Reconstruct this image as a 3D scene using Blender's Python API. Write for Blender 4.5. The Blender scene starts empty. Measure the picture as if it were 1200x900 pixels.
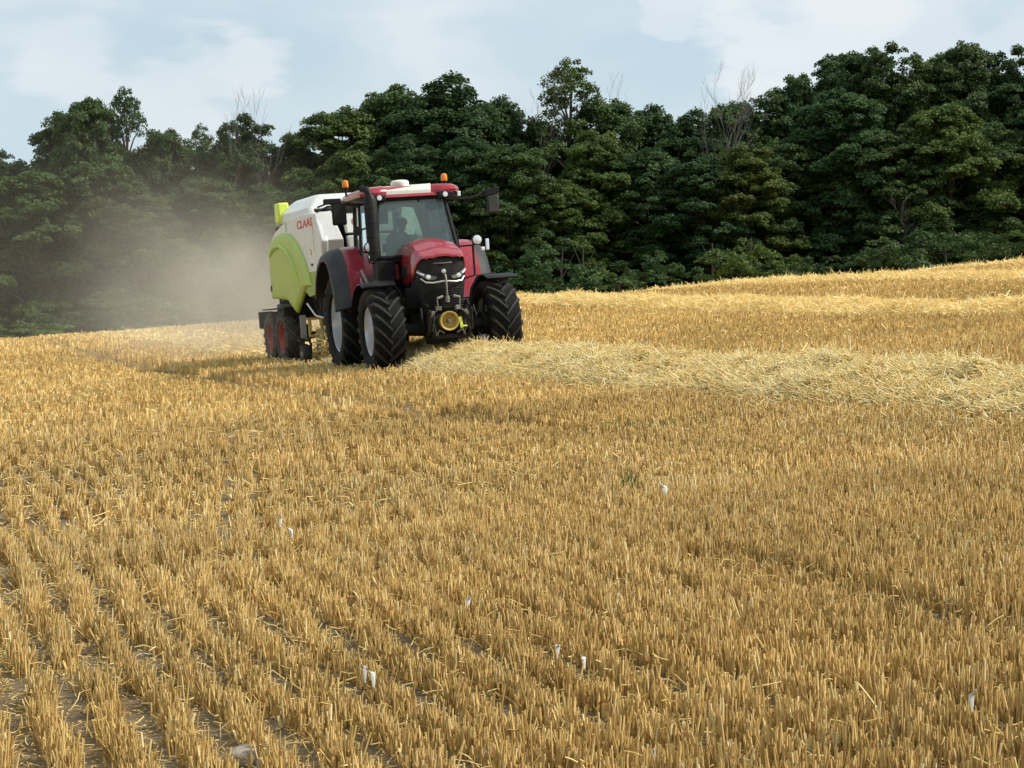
import bpy, math, random
import numpy as np
from mathutils import Vector, Matrix
R_ = math.radians
SC = bpy.context.scene
COL = SC.collection
rng = np.random.default_rng(11)
random.seed(5)

# ------------------------------------------------------------------ camera, sky, sun, exposure
FPX, HZ, ZC = 2400.0, 326.0, 1.72
pitch = math.atan((450 - HZ) / FPX)
cd = bpy.data.cameras.new('camera'); cam = bpy.data.objects.new('camera', cd); COL.objects.link(cam)
cam.location = (0, 0, ZC); cam.rotation_euler = (math.pi / 2 - pitch, 0, 0)
cd.lens = 36 * FPX / 1200; cd.sensor_width = 36; cd.clip_start = .1; cd.clip_end = 4000
SC.camera = cam

SUN_DIR = Vector((0.80, -0.06, 0.80)).normalized()
W = bpy.data.worlds.new('World'); SC.world = W; W.use_nodes = True
nt = W.node_tree; nt.nodes.clear(); N = nt.nodes.new; L = nt.links.new
out = N('ShaderNodeOutputWorld')
sky = N('ShaderNodeTexSky'); sky.sky_type = 'NISHITA'; sky.sun_disc = False
sky.sun_elevation = math.asin(SUN_DIR.z); sky.sun_rotation = math.atan2(SUN_DIR.x, SUN_DIR.y)
sky.air_density = 1.0; sky.dust_density = 0.6; sky.ozone_density = 1.5
bg1 = N('ShaderNodeBackground'); bg1.inputs['Strength'].default_value = 0.10
L(sky.outputs[0], bg1.inputs['Color'])
tc = N('ShaderNodeTexCoord')
mp = N('ShaderNodeMapping'); mp.inputs['Scale'].default_value = (1.0, 1.0, 2.6)
L(tc.outputs['Generated'], mp.inputs['Vector'])
n1 = N('ShaderNodeTexNoise'); n1.inputs['Scale'].default_value = 7.5; n1.inputs['Detail'].default_value = 7; n1.inputs['Roughness'].default_value = .52
n1.inputs['Distortion'].default_value = .35
L(mp.outputs[0], n1.inputs['Vector'])
n2 = N('ShaderNodeTexNoise'); n2.inputs['Scale'].default_value = 3.2; n2.inputs['Detail'].default_value = 4
L(mp.outputs[0], n2.inputs['Vector'])
# cumulus heads: fuzzy blobs at fixed compass bearings and heights in the sky
def sky_dir(u, v):
    return Vector(((u - 600) / FPX, 1, (HZ - v) / FPX)).normalized()
acc = None
wob = N('ShaderNodeTexNoise'); wob.inputs['Scale'].default_value = 22; wob.inputs['Detail'].default_value = 5
L(mp.outputs[0], wob.inputs['Vector'])
for (u, v, rad, wt) in [(290, 62, .024, .85), (255, 85, .026, .7), (205, 122, .03, .6), (890, 50, .032, .9), (985, 22, .042, .9), (930, 60, .035, .8), (1060, 45, .04, .5), (75, 62, .03, .6), (772, 18, .016, .5), (1190, 40, .02, .4)]:
    d = N('ShaderNodeVectorMath'); d.operation = 'DISTANCE'; d.inputs[1].default_value = sky_dir(u, v)
    L(tc.outputs['Generated'], d.inputs[0])
    a = N('ShaderNodeMath'); a.operation = 'MULTIPLY_ADD'; L(wob.outputs[0], a.inputs[0]); a.inputs[1].default_value = -.075; a.inputs[2].default_value = .0375
    s_ = N('ShaderNodeMath'); s_.operation = 'ADD'; L(d.outputs['Value'], s_.inputs[0]); L(a.outputs[0], s_.inputs[1])
    m = N('ShaderNodeMapRange'); m.interpolation_type = 'SMOOTHSTEP'
    m.inputs['From Min'].default_value = rad * .40; m.inputs['From Max'].default_value = rad * 1.0
    m.inputs['To Min'].default_value = wt * .75; m.inputs['To Max'].default_value = 0
    L(s_.outputs[0], m.inputs['Value'])
    if acc is None: acc = m.outputs[0]
    else:
        q = N('ShaderNodeMath'); q.operation = 'MAXIMUM'; L(acc, q.inputs[0]); L(m.outputs[0], q.inputs[1]); acc = q.outputs[0]
veil = N('ShaderNodeValToRGB')
veil.color_ramp.elements[0].position = .36; veil.color_ramp.elements[0].color = (.50, .625, .705, 1)
veil.color_ramp.elements[1].position = .68; veil.color_ramp.elements[1].color = (.68, .745, .785, 1)
e = veil.color_ramp.elements.new(.52); e.color = (.565, .665, .73, 1)
L(n1.outputs[0], veil.inputs[0])
mixh = N('ShaderNodeMix'); mixh.data_type = 'RGBA'; L(acc, mixh.inputs['Factor']); L(veil.outputs[0], mixh.inputs['A']); mixh.inputs['B'].default_value = (.80, .82, .84, 1)
bg2 = N('ShaderNodeBackground'); bg2.inputs['Strength'].default_value = 1.04
L(mixh.outputs['Result'], bg2.inputs['Color'])
mx = N('ShaderNodeMixShader')
mr = N('ShaderNodeMapRange'); mr.inputs['From Min'].default_value = .35; mr.inputs['From Max'].default_value = .65; mr.inputs['To Min'].default_value = .78; mr.inputs['To Max'].default_value = .96
L(n2.outputs[0], mr.inputs['Value'])
L(mr.outputs[0], mx.inputs[0]); L(bg1.outputs[0], mx.inputs[1]); L(bg2.outputs[0], mx.inputs[2]); L(mx.outputs[0], out.inputs[0])

sd = bpy.data.lights.new('sun', 'SUN'); sd.energy = 3.9; sd.angle = R_(4); sd.color = (1, .95, .86)
so = bpy.data.objects.new('sun', sd); COL.objects.link(so); so.rotation_euler = SUN_DIR.to_track_quat('Z', 'Y').to_euler()

vs = SC.view_settings; vs.view_transform = 'Standard'; vs.look = 'None'; vs.exposure = 0.16; vs.gamma = 1; vs.use_curve_mapping = False
SC.cycles.use_denoising = True
SC.cycles.max_bounces = 8; SC.cycles.transparent_max_bounces = 12; SC.cycles.volume_bounces = 1
SC.cycles.volume_step_rate = 4; SC.cycles.volume_max_steps = 64

# ------------------------------------------------------------------ helpers
def tag(o, label=None, cat=None, group=None, kind=None):
    if label: o['label'] = label
    if cat: o['category'] = cat
    if group: o['group'] = group
    if kind: o['kind'] = kind
    return o

def empty(name, mat4, label, cat, group=None):
    o = bpy.data.objects.new(name, None); COL.objects.link(o); o.empty_display_size = .3
    o.matrix_world = mat4
    return tag(o, label, cat, group)

class MB:
    def __init__(s): s.v = []; s.f = []; s.m = []; s.cur = 0
    def mat(s, i): s.cur = i; return s
    def add(s, vs, fs):
        b = len(s.v); s.v += [tuple(float(c) for c in p) for p in vs]
        for f in fs: s.f.append([b + i for i in f]); s.m.append(s.cur)
        return s
    def box(s, c, d, rot=None):
        x, y, z = d[0] / 2, d[1] / 2, d[2] / 2
        P = [Vector(p) for p in [(-x, -y, -z), (x, -y, -z), (x, y, -z), (-x, y, -z), (-x, -y, z), (x, -y, z), (x, y, z), (-x, y, z)]]
        if rot is not None:
            M = Matrix.Rotation(rot[2], 3, 'Z') @ Matrix.Rotation(rot[1], 3, 'Y') @ Matrix.Rotation(rot[0], 3, 'X')
            P = [M @ p for p in P]
        return s.add([p + Vector(c) for p in P], [(0, 3, 2, 1), (4, 5, 6, 7), (0, 1, 5, 4), (1, 2, 6, 5), (2, 3, 7, 6), (3, 0, 4, 7)])
    def tube(s, path, r, n=10, cap=True, flat=1.0):
        path = [Vector(p) for p in path]; rs = r if isinstance(r, (list, tuple)) else [r] * len(path)
        rings = []; prev = None
        for i, p in enumerate(path):
            t = (path[min(i + 1, len(path) - 1)] - path[max(i - 1, 0)]).normalized()
            if prev is None:
                a = t.cross(Vector((0, 0, 1)));
                if a.length < .1: a = t.cross(Vector((0, 1, 0)))
            else: a = prev - t * prev.dot(t)
            a.normalize(); prev = a; b = t.cross(a)
            rings.append([p + a * math.cos(2 * math.pi * k / n) * rs[i] + b * math.sin(2 * math.pi * k / n) * rs[i] * flat for k in range(n)])
        return s.loft(rings, closed=True, cap=cap)
    def loft(s, rings, closed=True, cap=True):
        n = len(rings[0]); V = [p for r in rings for p in r]; F = []
        for i in range(len(rings) - 1):
            for k in range(n if closed else n - 1):
                a = i * n + k; b = i * n + (k + 1) % n
                F.append((a, b, b + n, a + n))
        if cap: F.append(tuple(range(n))[::-1]); F.append(tuple(range((len(rings) - 1) * n, len(rings) * n)))
        return s.add(V, F)
    def lathe(s, prof, c, axis='y', n=32, a0=0.0):
        rings = []
        for (r, t) in prof:
            ring = []
            for k in range(n):
                a = a0 + 2 * math.pi * k / n; q = (r * math.cos(a), r * math.sin(a))
                ring.append({'y': (c[0] + q[0], c[1] + t, c[2] + q[1]), 'x': (c[0] + t, c[1] + q[0], c[2] + q[1]), 'z': (c[0] + q[0], c[1] + q[1], c[2] + t)}[axis])
            rings.append(ring)
        return s.loft(rings, closed=True, cap=True)
    def prism(s, poly, axis, a, b):
        def P(p, t): return {'y': (p[0], t, p[1]), 'x': (t, p[0], p[1]), 'z': (p[0], p[1], t)}[axis]
        return s.loft([[P(p, a) for p in poly], [P(p, b) for p in poly]])
    def sweep(s, path, prof_in, prof_out):
        return s
    def build(s, name, mats, parent=None, smooth=True, bevel=0, ang=35):
        me = bpy.data.meshes.new(name); me.from_pydata(s.v, [], s.f)
        ml = mats if isinstance(mats, (list, tuple)) else [mats]
        for m in ml: me.materials.append(m)
        me.polygons.foreach_set('material_index', s.m)
        import bmesh
        bm = bmesh.new(); bm.from_mesh(me); bmesh.ops.recalc_face_normals(bm, faces=bm.faces); bm.to_mesh(me); bm.free()
        if smooth:
            me.polygons.foreach_set('use_smooth', [True] * len(me.polygons)); me.set_sharp_from_angle(angle=R_(ang))
        o = bpy.data.objects.new(name, me); COL.objects.link(o)
        if parent: o.parent = parent
        if bevel:
            b = o.modifiers.new('bevel', 'BEVEL'); b.width = bevel; b.segments = 2; b.limit_method = 'ANGLE'; b.angle_limit = R_(40)
        return o

def fast_mesh(name, V, F, mats, tone=None, smooth=False):
    V = np.ascontiguousarray(V, dtype=np.float32).reshape(-1, 3); F = np.ascontiguousarray(F, dtype=np.int32)
    me = bpy.data.meshes.new(name); k = F.shape[1]
    me.vertices.add(len(V)); me.vertices.foreach_set('co', V.ravel())
    me.loops.add(F.size); me.loops.foreach_set('vertex_index', F.ravel())
    me.polygons.add(len(F)); me.polygons.foreach_set('loop_start', np.arange(0, F.size, k, dtype=np.int32))
    if smooth: me.polygons.foreach_set('use_smooth', np.ones(len(F), bool))
    me.update(calc_edges=True)
    if tone is not None:
        at = me.attributes.new('tone', 'FLOAT', 'POINT'); at.data.foreach_set('value', np.ascontiguousarray(tone, dtype=np.float32))
    me.materials.append(mats)
    return me

def link(me, name=None, parent=None):
    o = bpy.data.objects.new(name or me.name, me); COL.objects.link(o)
    if parent: o.parent = parent
    return o

# ------------------------------------------------------------------ materials
def new_mat(name):
    m = bpy.data.materials.new(name); m.use_nodes = True
    if name in ('black_plastic', 'grille_black', 'dark_machinery', 'tyre_carcass', 'tyre_rubber', 'fender_plastic'): m.node_tree.nodes['Principled BSDF'].inputs['Specular IOR Level'].default_value = .22
    return m, m.node_tree, m.node_tree.nodes['Principled BSDF']

def paint(name, col, rough=.4, metal=0, dust=.25, dustcol=(.40, .32, .20), var=.12, scale=3.0, bump=.0, coat=0.0):
    m, t, p = new_mat(name); n = t.nodes.new; l = t.links.new
    g = n('ShaderNodeTexCoord'); a = n('ShaderNodeTexNoise'); a.inputs['Scale'].default_value = scale; a.inputs['Detail'].default_value = 6; a.inputs['Roughness'].default_value = .65
    l(g.outputs['Object'], a.inputs['Vector'])
    b = n('ShaderNodeTexNoise'); b.inputs['Scale'].default_value = scale * 7; b.inputs['Detail'].default_value = 4; l(g.outputs['Object'], b.inputs['Vector'])
    base = n('ShaderNodeMix'); base.data_type = 'RGBA'; base.inputs['A'].default_value = (*[c * (1 - var) for c in col], 1); base.inputs['B'].default_value = (*[min(1, c * (1 + var)) for c in col], 1)
    l(b.outputs[0], base.inputs['Factor'])
    r = n('ShaderNodeMapRange'); r.inputs['From Min'].default_value = .42; r.inputs['From Max'].default_value = .72; r.inputs['To Min'].default_value = dust * .35; r.inputs['To Max'].default_value = min(1, dust * 1.6)
    l(a.outputs[0], r.inputs['Value'])
    d = n('ShaderNodeMix'); d.data_type = 'RGBA'; l(r.outputs[0], d.inputs['Factor']); l(base.outputs['Result'], d.inputs['A']); d.inputs['B'].default_value = (*dustcol, 1)
    l(d.outputs['Result'], p.inputs['Base Color'])
    rr = n('ShaderNodeMapRange'); rr.inputs['To Min'].default_value = rough; rr.inputs['To Max'].default_value = min(1, rough + .35); l(r.outputs[0], rr.inputs['Value']); l(rr.outputs[0], p.inputs['Roughness'])
    p.inputs['Metallic'].default_value = metal; p.inputs['Coat Weight'].default_value = coat
    if bump:
        bb = n('ShaderNodeBump'); bb.inputs['Strength'].default_value = bump; bb.inputs['Distance'].default_value = .01; l(b.outputs[0], bb.inputs['Height']); l(bb.outputs[0], p.inputs['Normal'])
    return m

M = {}
M['red'] = paint('red_paint', (.32, .010, .028), .25, 0, .08, coat=.3)
M['black'] = paint('black_plastic', (.006, .006, .007), .5, 0, .025)
M['grille'] = paint('grille_black', (.009, .010, .012), .55, 0, .03, bump=.6, scale=9)
M['dark'] = paint('dark_machinery', (.010, .010, .010), .6, .1, .045, scale=6, bump=.4)
M['steel'] = paint('worn_steel', (.20, .20, .19), .45, .6, .3, scale=8)
M['grey'] = paint('grey_plastic', (.10, .11, .115), .5, 0, .18)
M['fender'] = paint('fender_plastic', (.035, .038, .043), .55, 0, .08)
M['silver'] = paint('silver_rim_paint', (.74, .75, .76), .28, .75, .06)
M['tyre'] = paint('tyre_rubber', (.022, .022, .021), .6, 0, .16, dustcol=(.14, .12, .095), scale=5, bump=.3)
M['carcass'] = paint('tyre_carcass', (.006, .006, .006), .85, 0, .05, dustcol=(.08, .07, .05), scale=5, bump=.2)
M['btyre'] = paint('dusty_tyre_rubber', (.03, .028, .025), .8, 0, .42, dustcol=(.20, .165, .12), scale=5, bump=.3)
M['redrim'] = paint('red_rim_paint', (.42, .03, .03), .45, 0, .3)
M['white'] = paint('white_panel_paint', (.74, .74, .70), .35, 0, .17)
M['lgrey'] = paint('light_grey_panel', (.30, .30, .30), .45, 0, .2)
M['green'] = paint('lime_green_panel', (.42, .56, .05), .4, 0, .32, dustcol=(.46, .45, .26), scale=1.8)
M['dgreen'] = paint('lime_green_lower', (.24, .36, .02), .4, 0, .15)
M['ylw'] = paint('yellow_green_plastic', (.72, .85, .10), .4, 0, .1)
M['yellow'] = paint('yellow_plastic', (.52, .36, .06), .45, 0, .25)
M['olive'] = paint('dusty_green_frame', (.22, .24, .08), .6, 0, .5)
M['orange'] = paint('orange_lens', (.85, .26, .02), .25, 0, .03)
M['dome'] = paint('cream_plastic', (.78, .78, .68), .4, 0, .08)
M['logo'] = paint('red_lettering', (.62, .07, .05), .5, 0, .05)
M['skin'] = paint('skin', (.36, .20, .13), .6, 0, 0)
M['shirt'] = paint('dark_shirt', (.045, .05, .06), .85, 0, .05)
M['hair'] = paint('dark_cap', (.03, .03, .035), .8, 0, 0)
M['seat'] = paint('seat_fabric', (.05, .05, .055), .85, 0, .05)
m, t, p = new_mat('lamp_glass'); p.inputs['Base Color'].default_value = (.85, .87, .88, 1); p.inputs['Roughness'].default_value = .15; p.inputs['Metallic'].default_value = .35; M['lens'] = m
m, t, p = new_mat('tinted_glass')
t.nodes.clear(); o_ = t.nodes.new('ShaderNodeOutputMaterial'); g_ = t.nodes.new('ShaderNodeBsdfGlossy'); g_.inputs['Roughness'].default_value = .04; g_.inputs['Color'].default_value = (.9, .97, .95, 1)
tr = t.nodes.new('ShaderNodeBsdfTransparent'); tr.inputs['Color'].default_value = (.70, .80, .76, 1)
df = t.nodes.new('ShaderNodeBsdfDiffuse'); df.inputs['Color'].default_value = (.30, .35, .34, 1)
fr = t.nodes.new('ShaderNodeFresnel'); fr.inputs['IOR'].default_value = 1.5
m1 = t.nodes.new('ShaderNodeMixShader'); m2 = t.nodes.new('ShaderNodeMixShader'); m1.inputs[0].default_value = .20
t.links.new(tr.outputs[0], m1.inputs[1]); t.links.new(df.outputs[0], m1.inputs[2]); t.links.new(fr.outputs[0], m2.inputs[0]); t.links.new(m1.outputs[0], m2.inputs[1]); t.links.new(g_.outputs[0], m2.inputs[2]); t.links.new(m2.outputs[0], o_.inputs[0])
M['glass'] = m

def tone_mat(name, ramp, rough=.8, trans=.0, objcol=False, patch=None):
    m, t, p = new_mat(name); n = t.nodes.new; l = t.links.new
    a = n('ShaderNodeAttribute'); a.attribute_name = 'tone'
    cr = n('ShaderNodeValToRGB'); cr.color_ramp.elements[0].position = ramp[0][0]; cr.color_ramp.elements[0].color = (*ramp[0][1], 1)
    cr.color_ramp.elements[1].position = ramp[-1][0]; cr.color_ramp.elements[1].color = (*ramp[-1][1], 1)
    for q in ramp[1:-1]:
        e = cr.color_ramp.elements.new(q[0]); e.color = (*q[1], 1)
    l(a.outputs['Fac'], cr.inputs[0]); c = cr.outputs[0]
    if objcol:
        oi = n('ShaderNodeObjectInfo'); mm = n('ShaderNodeMix'); mm.data_type = 'RGBA'; mm.blend_type = 'MULTIPLY'; mm.inputs['Factor'].default_value = 1
        l(c, mm.inputs['A']); l(oi.outputs['Color'], mm.inputs['B']); c = mm.outputs['Result']
    if patch:
        ge = n('ShaderNodeNewGeometry'); no = n('ShaderNodeTexNoise'); no.inputs['Scale'].default_value = patch[0]; no.inputs['Detail'].default_value = 4
        l(ge.outputs['Position'], no.inputs['Vector'])
        rr = n('ShaderNodeMapRange'); rr.inputs['From Min'].default_value = .3; rr.inputs['From Max'].default_value = .7; rr.inputs['To Min'].default_value = 1 - patch[1]; rr.inputs['To Max'].default_value = 1 + patch[1]; l(no.outputs[0], rr.inputs['Value'])
        vm = n('ShaderNodeVectorMath'); vm.operation = 'SCALE'; l(c, vm.inputs[0]); l(rr.outputs[0], vm.inputs['Scale']); c = vm.outputs[0]
    l(c, p.inputs['Base Color']); p.inputs['Roughness'].default_value = rough; p.inputs['Specular IOR Level'].default_value = .25
    if trans:
        outn = t.nodes['Material Output']; td = n('ShaderNodeBsdfTranslucent'); l(c, td.inputs[0]); ms = n('ShaderNodeMixShader'); ms.inputs[0].default_value = trans
        l(p.outputs[0], ms.inputs[1]); l(td.outputs[0], ms.inputs[2]); l(ms.outputs[0], outn.inputs[0])
    return m
M['stubble'] = tone_mat('stubble_straw', [(0, (.33, .20, .065)), (.35, (.63, .415, .14)), (.7, (.86, .615, .235)), (1, (.98, .83, .47))], .75, .15, patch=(.35, .14))
M['straw'] = tone_mat('loose_straw', [(0, (.60, .40, .13)), (.3, (.88, .66, .255)), (.7, (.99, .80, .38)), (1, (.99, .90, .57))], .6, .2)
M['leaf'] = tone_mat('foliage', [(0, (.036, .066, .024)), (.5, (.064, .108, .036)), (.85, (.098, .150, .048)), (1, (.135, .19, .065))], .6, .3, objcol=True)
M['bark'] = paint('bark', (.035, .03, .025), .9, 0, .1, scale=4, bump=.6)
M['deadbark'] = paint('dead_grey_bark', (.15, .135, .12), .9, 0, .1, scale=4, bump=.6)
M['weed'] = tone_mat('green_weed', [(0, (.05, .11, .03)), (1, (.13, .22, .06))], .6, .2)
M['husk'] = tone_mat('pale_husk', [(0, (.46, .43, .38)), (1, (.80, .77, .70))], .7, .1)
M['stone'] = paint('stone', (.42, .36, .29), .9, 0, .3, scale=20, bump=.8)

# ground
m, t, p = new_mat('field_soil'); n = t.nodes.new; l = t.links.new
ge = n('ShaderNodeNewGeometry')
a = n('ShaderNodeTexNoise'); a.inputs['Scale'].default_value = 34; a.inputs['Detail'].default_value = 8; a.inputs['Roughness'].default_value = .7; l(ge.outputs['Position'], a.inputs['Vector'])
b = n('ShaderNodeTexNoise'); b.inputs['Scale'].default_value = .5; b.inputs['Detail'].default_value = 5; l(ge.outputs['Position'], b.inputs['Vector'])
cr = n('ShaderNodeValToRGB'); cr.color_ramp.elements[0].position = .36; cr.color_ramp.elements[0].color = (.085, .064, .042, 1); cr.color_ramp.elements[1].position = .62; cr.color_ramp.elements[1].color = (.27, .19, .10, 1)
l(a.outputs[0], cr.inputs[0])
# chaff cover is thicker away from the trampled near part
sx = n('ShaderNodeSeparateXYZ'); l(ge.outputs['Position'], sx.inputs[0])
mr = n('ShaderNodeMapRange'); mr.inputs['From Min'].default_value = 20; mr.inputs['From Max'].default_value = 66; mr.inputs['To Min'].default_value = .15; mr.inputs['To Max'].default_value = .9; l(sx.outputs['Y'], mr.inputs['Value'])
mb = n('ShaderNodeMath'); mb.operation = 'MULTIPLY_ADD'; l(b.outputs[0], mb.inputs[0]); mb.inputs[1].default_value = .5; l(mr.outputs[0], mb.inputs[2])
mc = n('ShaderNodeMath'); mc.operation = 'SUBTRACT'; mc.use_clamp = True; l(mb.outputs[0], mc.inputs[0]); mc.inputs[1].default_value = .25
mixg = n('ShaderNodeMix'); mixg.data_type = 'RGBA'; l(mc.outputs[0], mixg.inputs['Factor']); l(cr.outputs[0], mixg.inputs['A']); mixg.inputs['B'].default_value = (.56, .385, .155, 1)
l(mixg.outputs['Result'], p.inputs['Base Color']); p.inputs['Roughness'].default_value = .95
# bare, trampled soil along the old wheel track
tk = n('ShaderNodeMath'); tk.operation = 'MULTIPLY_ADD'; l(sx.outputs['Y'], tk.inputs[0]); tk.inputs[1].default_value = .335; l(sx.outputs['X'], tk.inputs[2])
tn_ = n('ShaderNodeTexNoise'); tn_.inputs['Scale'].default_value = .9; tn_.inputs['Detail'].default_value = 3; l(ge.outputs['Position'], tn_.inputs['Vector'])
ta = n('ShaderNodeMath'); ta.operation = 'MULTIPLY_ADD'; l(tn_.outputs[0], ta.inputs[0]); ta.inputs[1].default_value = .7; ta.inputs[2].default_value = -(-6.2 + 41.0 * .335) - .35
tb = n('ShaderNodeMath'); tb.operation = 'ADD'; l(tk.outputs[0], tb.inputs[0]); l(ta.outputs[0], tb.inputs[1])
tc2 = n('ShaderNodeMath'); tc2.operation = 'ABSOLUTE'; l(tb.outputs[0], tc2.inputs[0])
td_ = n('ShaderNodeMapRange'); td_.inputs['From Min'].default_value = .25; td_.inputs['From Max'].default_value = .5; td_.inputs['To Min'].default_value = .8; td_.inputs['To Max'].default_value = 0; l(tc2.outputs[0], td_.inputs['Value'])
mixt = n('ShaderNodeMix'); mixt.data_type = 'RGBA'; l(td_.outputs[0], mixt.inputs['Factor']); l(mixg.outputs['Result'], mixt.inputs['A']); mixt.inputs['B'].default_value = (.20, .125, .055, 1)
l(mixt.outputs['Result'], p.inputs['Base Color'])
bp = n('ShaderNodeBump'); bp.inputs['Strength'].default_value = .8; bp.inputs['Distance'].default_value = .05; l(a.outputs[0], bp.inputs['Height']); l(bp.outputs[0], p.inputs['Normal'])
M['soil'] = m

# ------------------------------------------------------------------ terrain
_gx = np.arange(-80, 400, .5)
_gy = np.interp(_gx, [-80, 0, 20, 38, 48, 58, 70, 80, 95, 120, 170, 400], [0, 0, .04, .13, .16, .42, .68, .72, .35, -.7, -2.5, -3])
_k = np.exp(-np.linspace(-2, 2, 13) ** 2); _k /= _k.sum()
_gy = np.convolve(np.pad(_gy, 6, mode='edge'), _k, mode='valid')
def lat(x): return .075 * x / (1 + (np.abs(x) / 75.) ** 3) ** (1 / 3)
def vnoise(x, y, s, seed=0):
    r = np.random.default_rng(seed); o = 0
    for i in range(7):
        a = r.uniform(0, 2 * math.pi); f = s * r.uniform(.6, 1.8); ph = r.uniform(0, 6.28)
        o = o + np.sin((x * math.cos(a) + y * math.sin(a)) * f + ph)
    return o / 7 * 1.6
def H(x, y):
    x = np.asarray(x, float); y = np.asarray(y, float)
    rut = -.025 * np.exp(-((x + .335 * y - (-6.2 + 41.0 * .335)) / .28) ** 2) * np.clip((y - 17) / 10, 0.1, 1)
    return lat(x) + rut + np.interp(y, _gx, _gy) + .03 * vnoise(x, y, .45, 3) * np.clip(1 - np.abs(y - 42) / 30 + .6, .3, 1)
def grid_mesh(name, xs, ys, zf, mat):
    X, Y = np.meshgrid(xs, ys); Z = zf(X, Y); V = np.stack([X, Y, Z], -1).reshape(-1, 3)
    nx = len(xs); i, j = np.meshgrid(np.arange(nx - 1), np.arange(len(ys) - 1)); a = (j * nx + i).ravel()
    return fast_mesh(name, V, np.stack([a, a + 1, a + 1 + nx, a + nx], -1), mat, smooth=True)
gxs = np.concatenate([-np.geomspace(60, 1500, 14)[::-1], np.arange(-55, -12, .5), np.arange(-12, 12, .14), np.arange(12, 55.1, .5), np.geomspace(60, 1500, 14)])
gys = np.concatenate([np.linspace(-60, -2, 10), np.arange(0, 120, .5), np.geomspace(122, 2500, 24)])
tag(link(grid_mesh('ground', gxs, gys, H, M['soil'])), kind='structure')

# lines of the windrows: x = x0 - (y - y0)*k
WR = [dict(x0=5.1, y0=20.6, k=.347, ya=14, yb=43.8, w=1.08, h=.29, dens=1900),
      dict(x0=10.8, y0=43, k=.33, ya=24, yb=84, w=1.0, h=.24, dens=600),
      dict(x0=21.6, y0=43, k=.33, ya=36, yb=92, w=1.0, h=.17, dens=330),
      dict(x0=32.6, y0=43, k=.33, ya=50, yb=98, w=1.0, h=.15, dens=250)]
def wr_dist(x, y, w):   # signed perpendicular distance from the line
    return (x - (w['x0'] - (y - w['y0']) * w['k'])) / math.sqrt(1 + w['k'] ** 2)
TRK = [dict(x0=-6.2, y0=41.0, k=.335)]
TRK2 = dict(x0=-6.2 - 0.3, y0=34.0, k=.335)

# tractor frame (also used to keep stubble off the wheels)
TO = Vector((-1.30, 38.6, 0)); yaw = R_(17.0)
nrm = Vector((-.075, .012, 1)).normalized()
fw = Vector((math.sin(yaw), -math.cos(yaw), 0)); fw = (fw - nrm * fw.dot(nrm)).normalized(); lf = nrm.cross(fw)
TO.z = float(lat(TO.x)) + .13 + .0
def frame(o, f, l, u):
    return Matrix(((f.x, l.x, u.x, o.x), (f.y, l.y, u.y, o.y), (f.z, l.z, u.z, o.z), (0, 0, 0, 1)))
MT = frame(TO, fw, lf, nrm)
bo = MT @ Vector((-9.3, -.03, 0)); th = R_(2.5)
bf = fw * math.cos(th) + lf * math.sin(th); bl = nrm.cross(bf)
bo.z = -.155
MBL = frame(bo, bf, bl, nrm)

# ------------------------------------------------------------------ stubble
ROW = R_(17.5); dx, dy = -math.sin(ROW), math.cos(ROW); ex, ey = math.cos(ROW), math.sin(ROW)
def stubble_points(y0, y1, per_m, spacing=.225):
    # sample along rows inside the camera's wedge with side margin
    ss = []; tt = []
    smin, smax = -60, 70
    ks = np.arange(int(smin / spacing), int(smax / spacing))
    tmin, tmax = -5, 110
    for k in ks:
        s = k * spacing
        # y = s*ey + t*dy ; want y in [y0,y1]
        ta, tb = (y0 - s * ey) / dy, (y1 - s * ey) / dy
        nn = int((tb - ta) * per_m)
        if nn <= 0: continue
        t = ta + (np.arange(nn) + rng.random(nn)) / per_m
        x = s * ex + t * dx; y = s * ey + t * dy
        keep = np.abs(x) < y * .25 * 1.13 + 2.2
        ss.append(np.full(keep.sum(), s)); tt.append(t[keep])
    return np.concatenate(ss), np.concatenate(tt)
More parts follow.
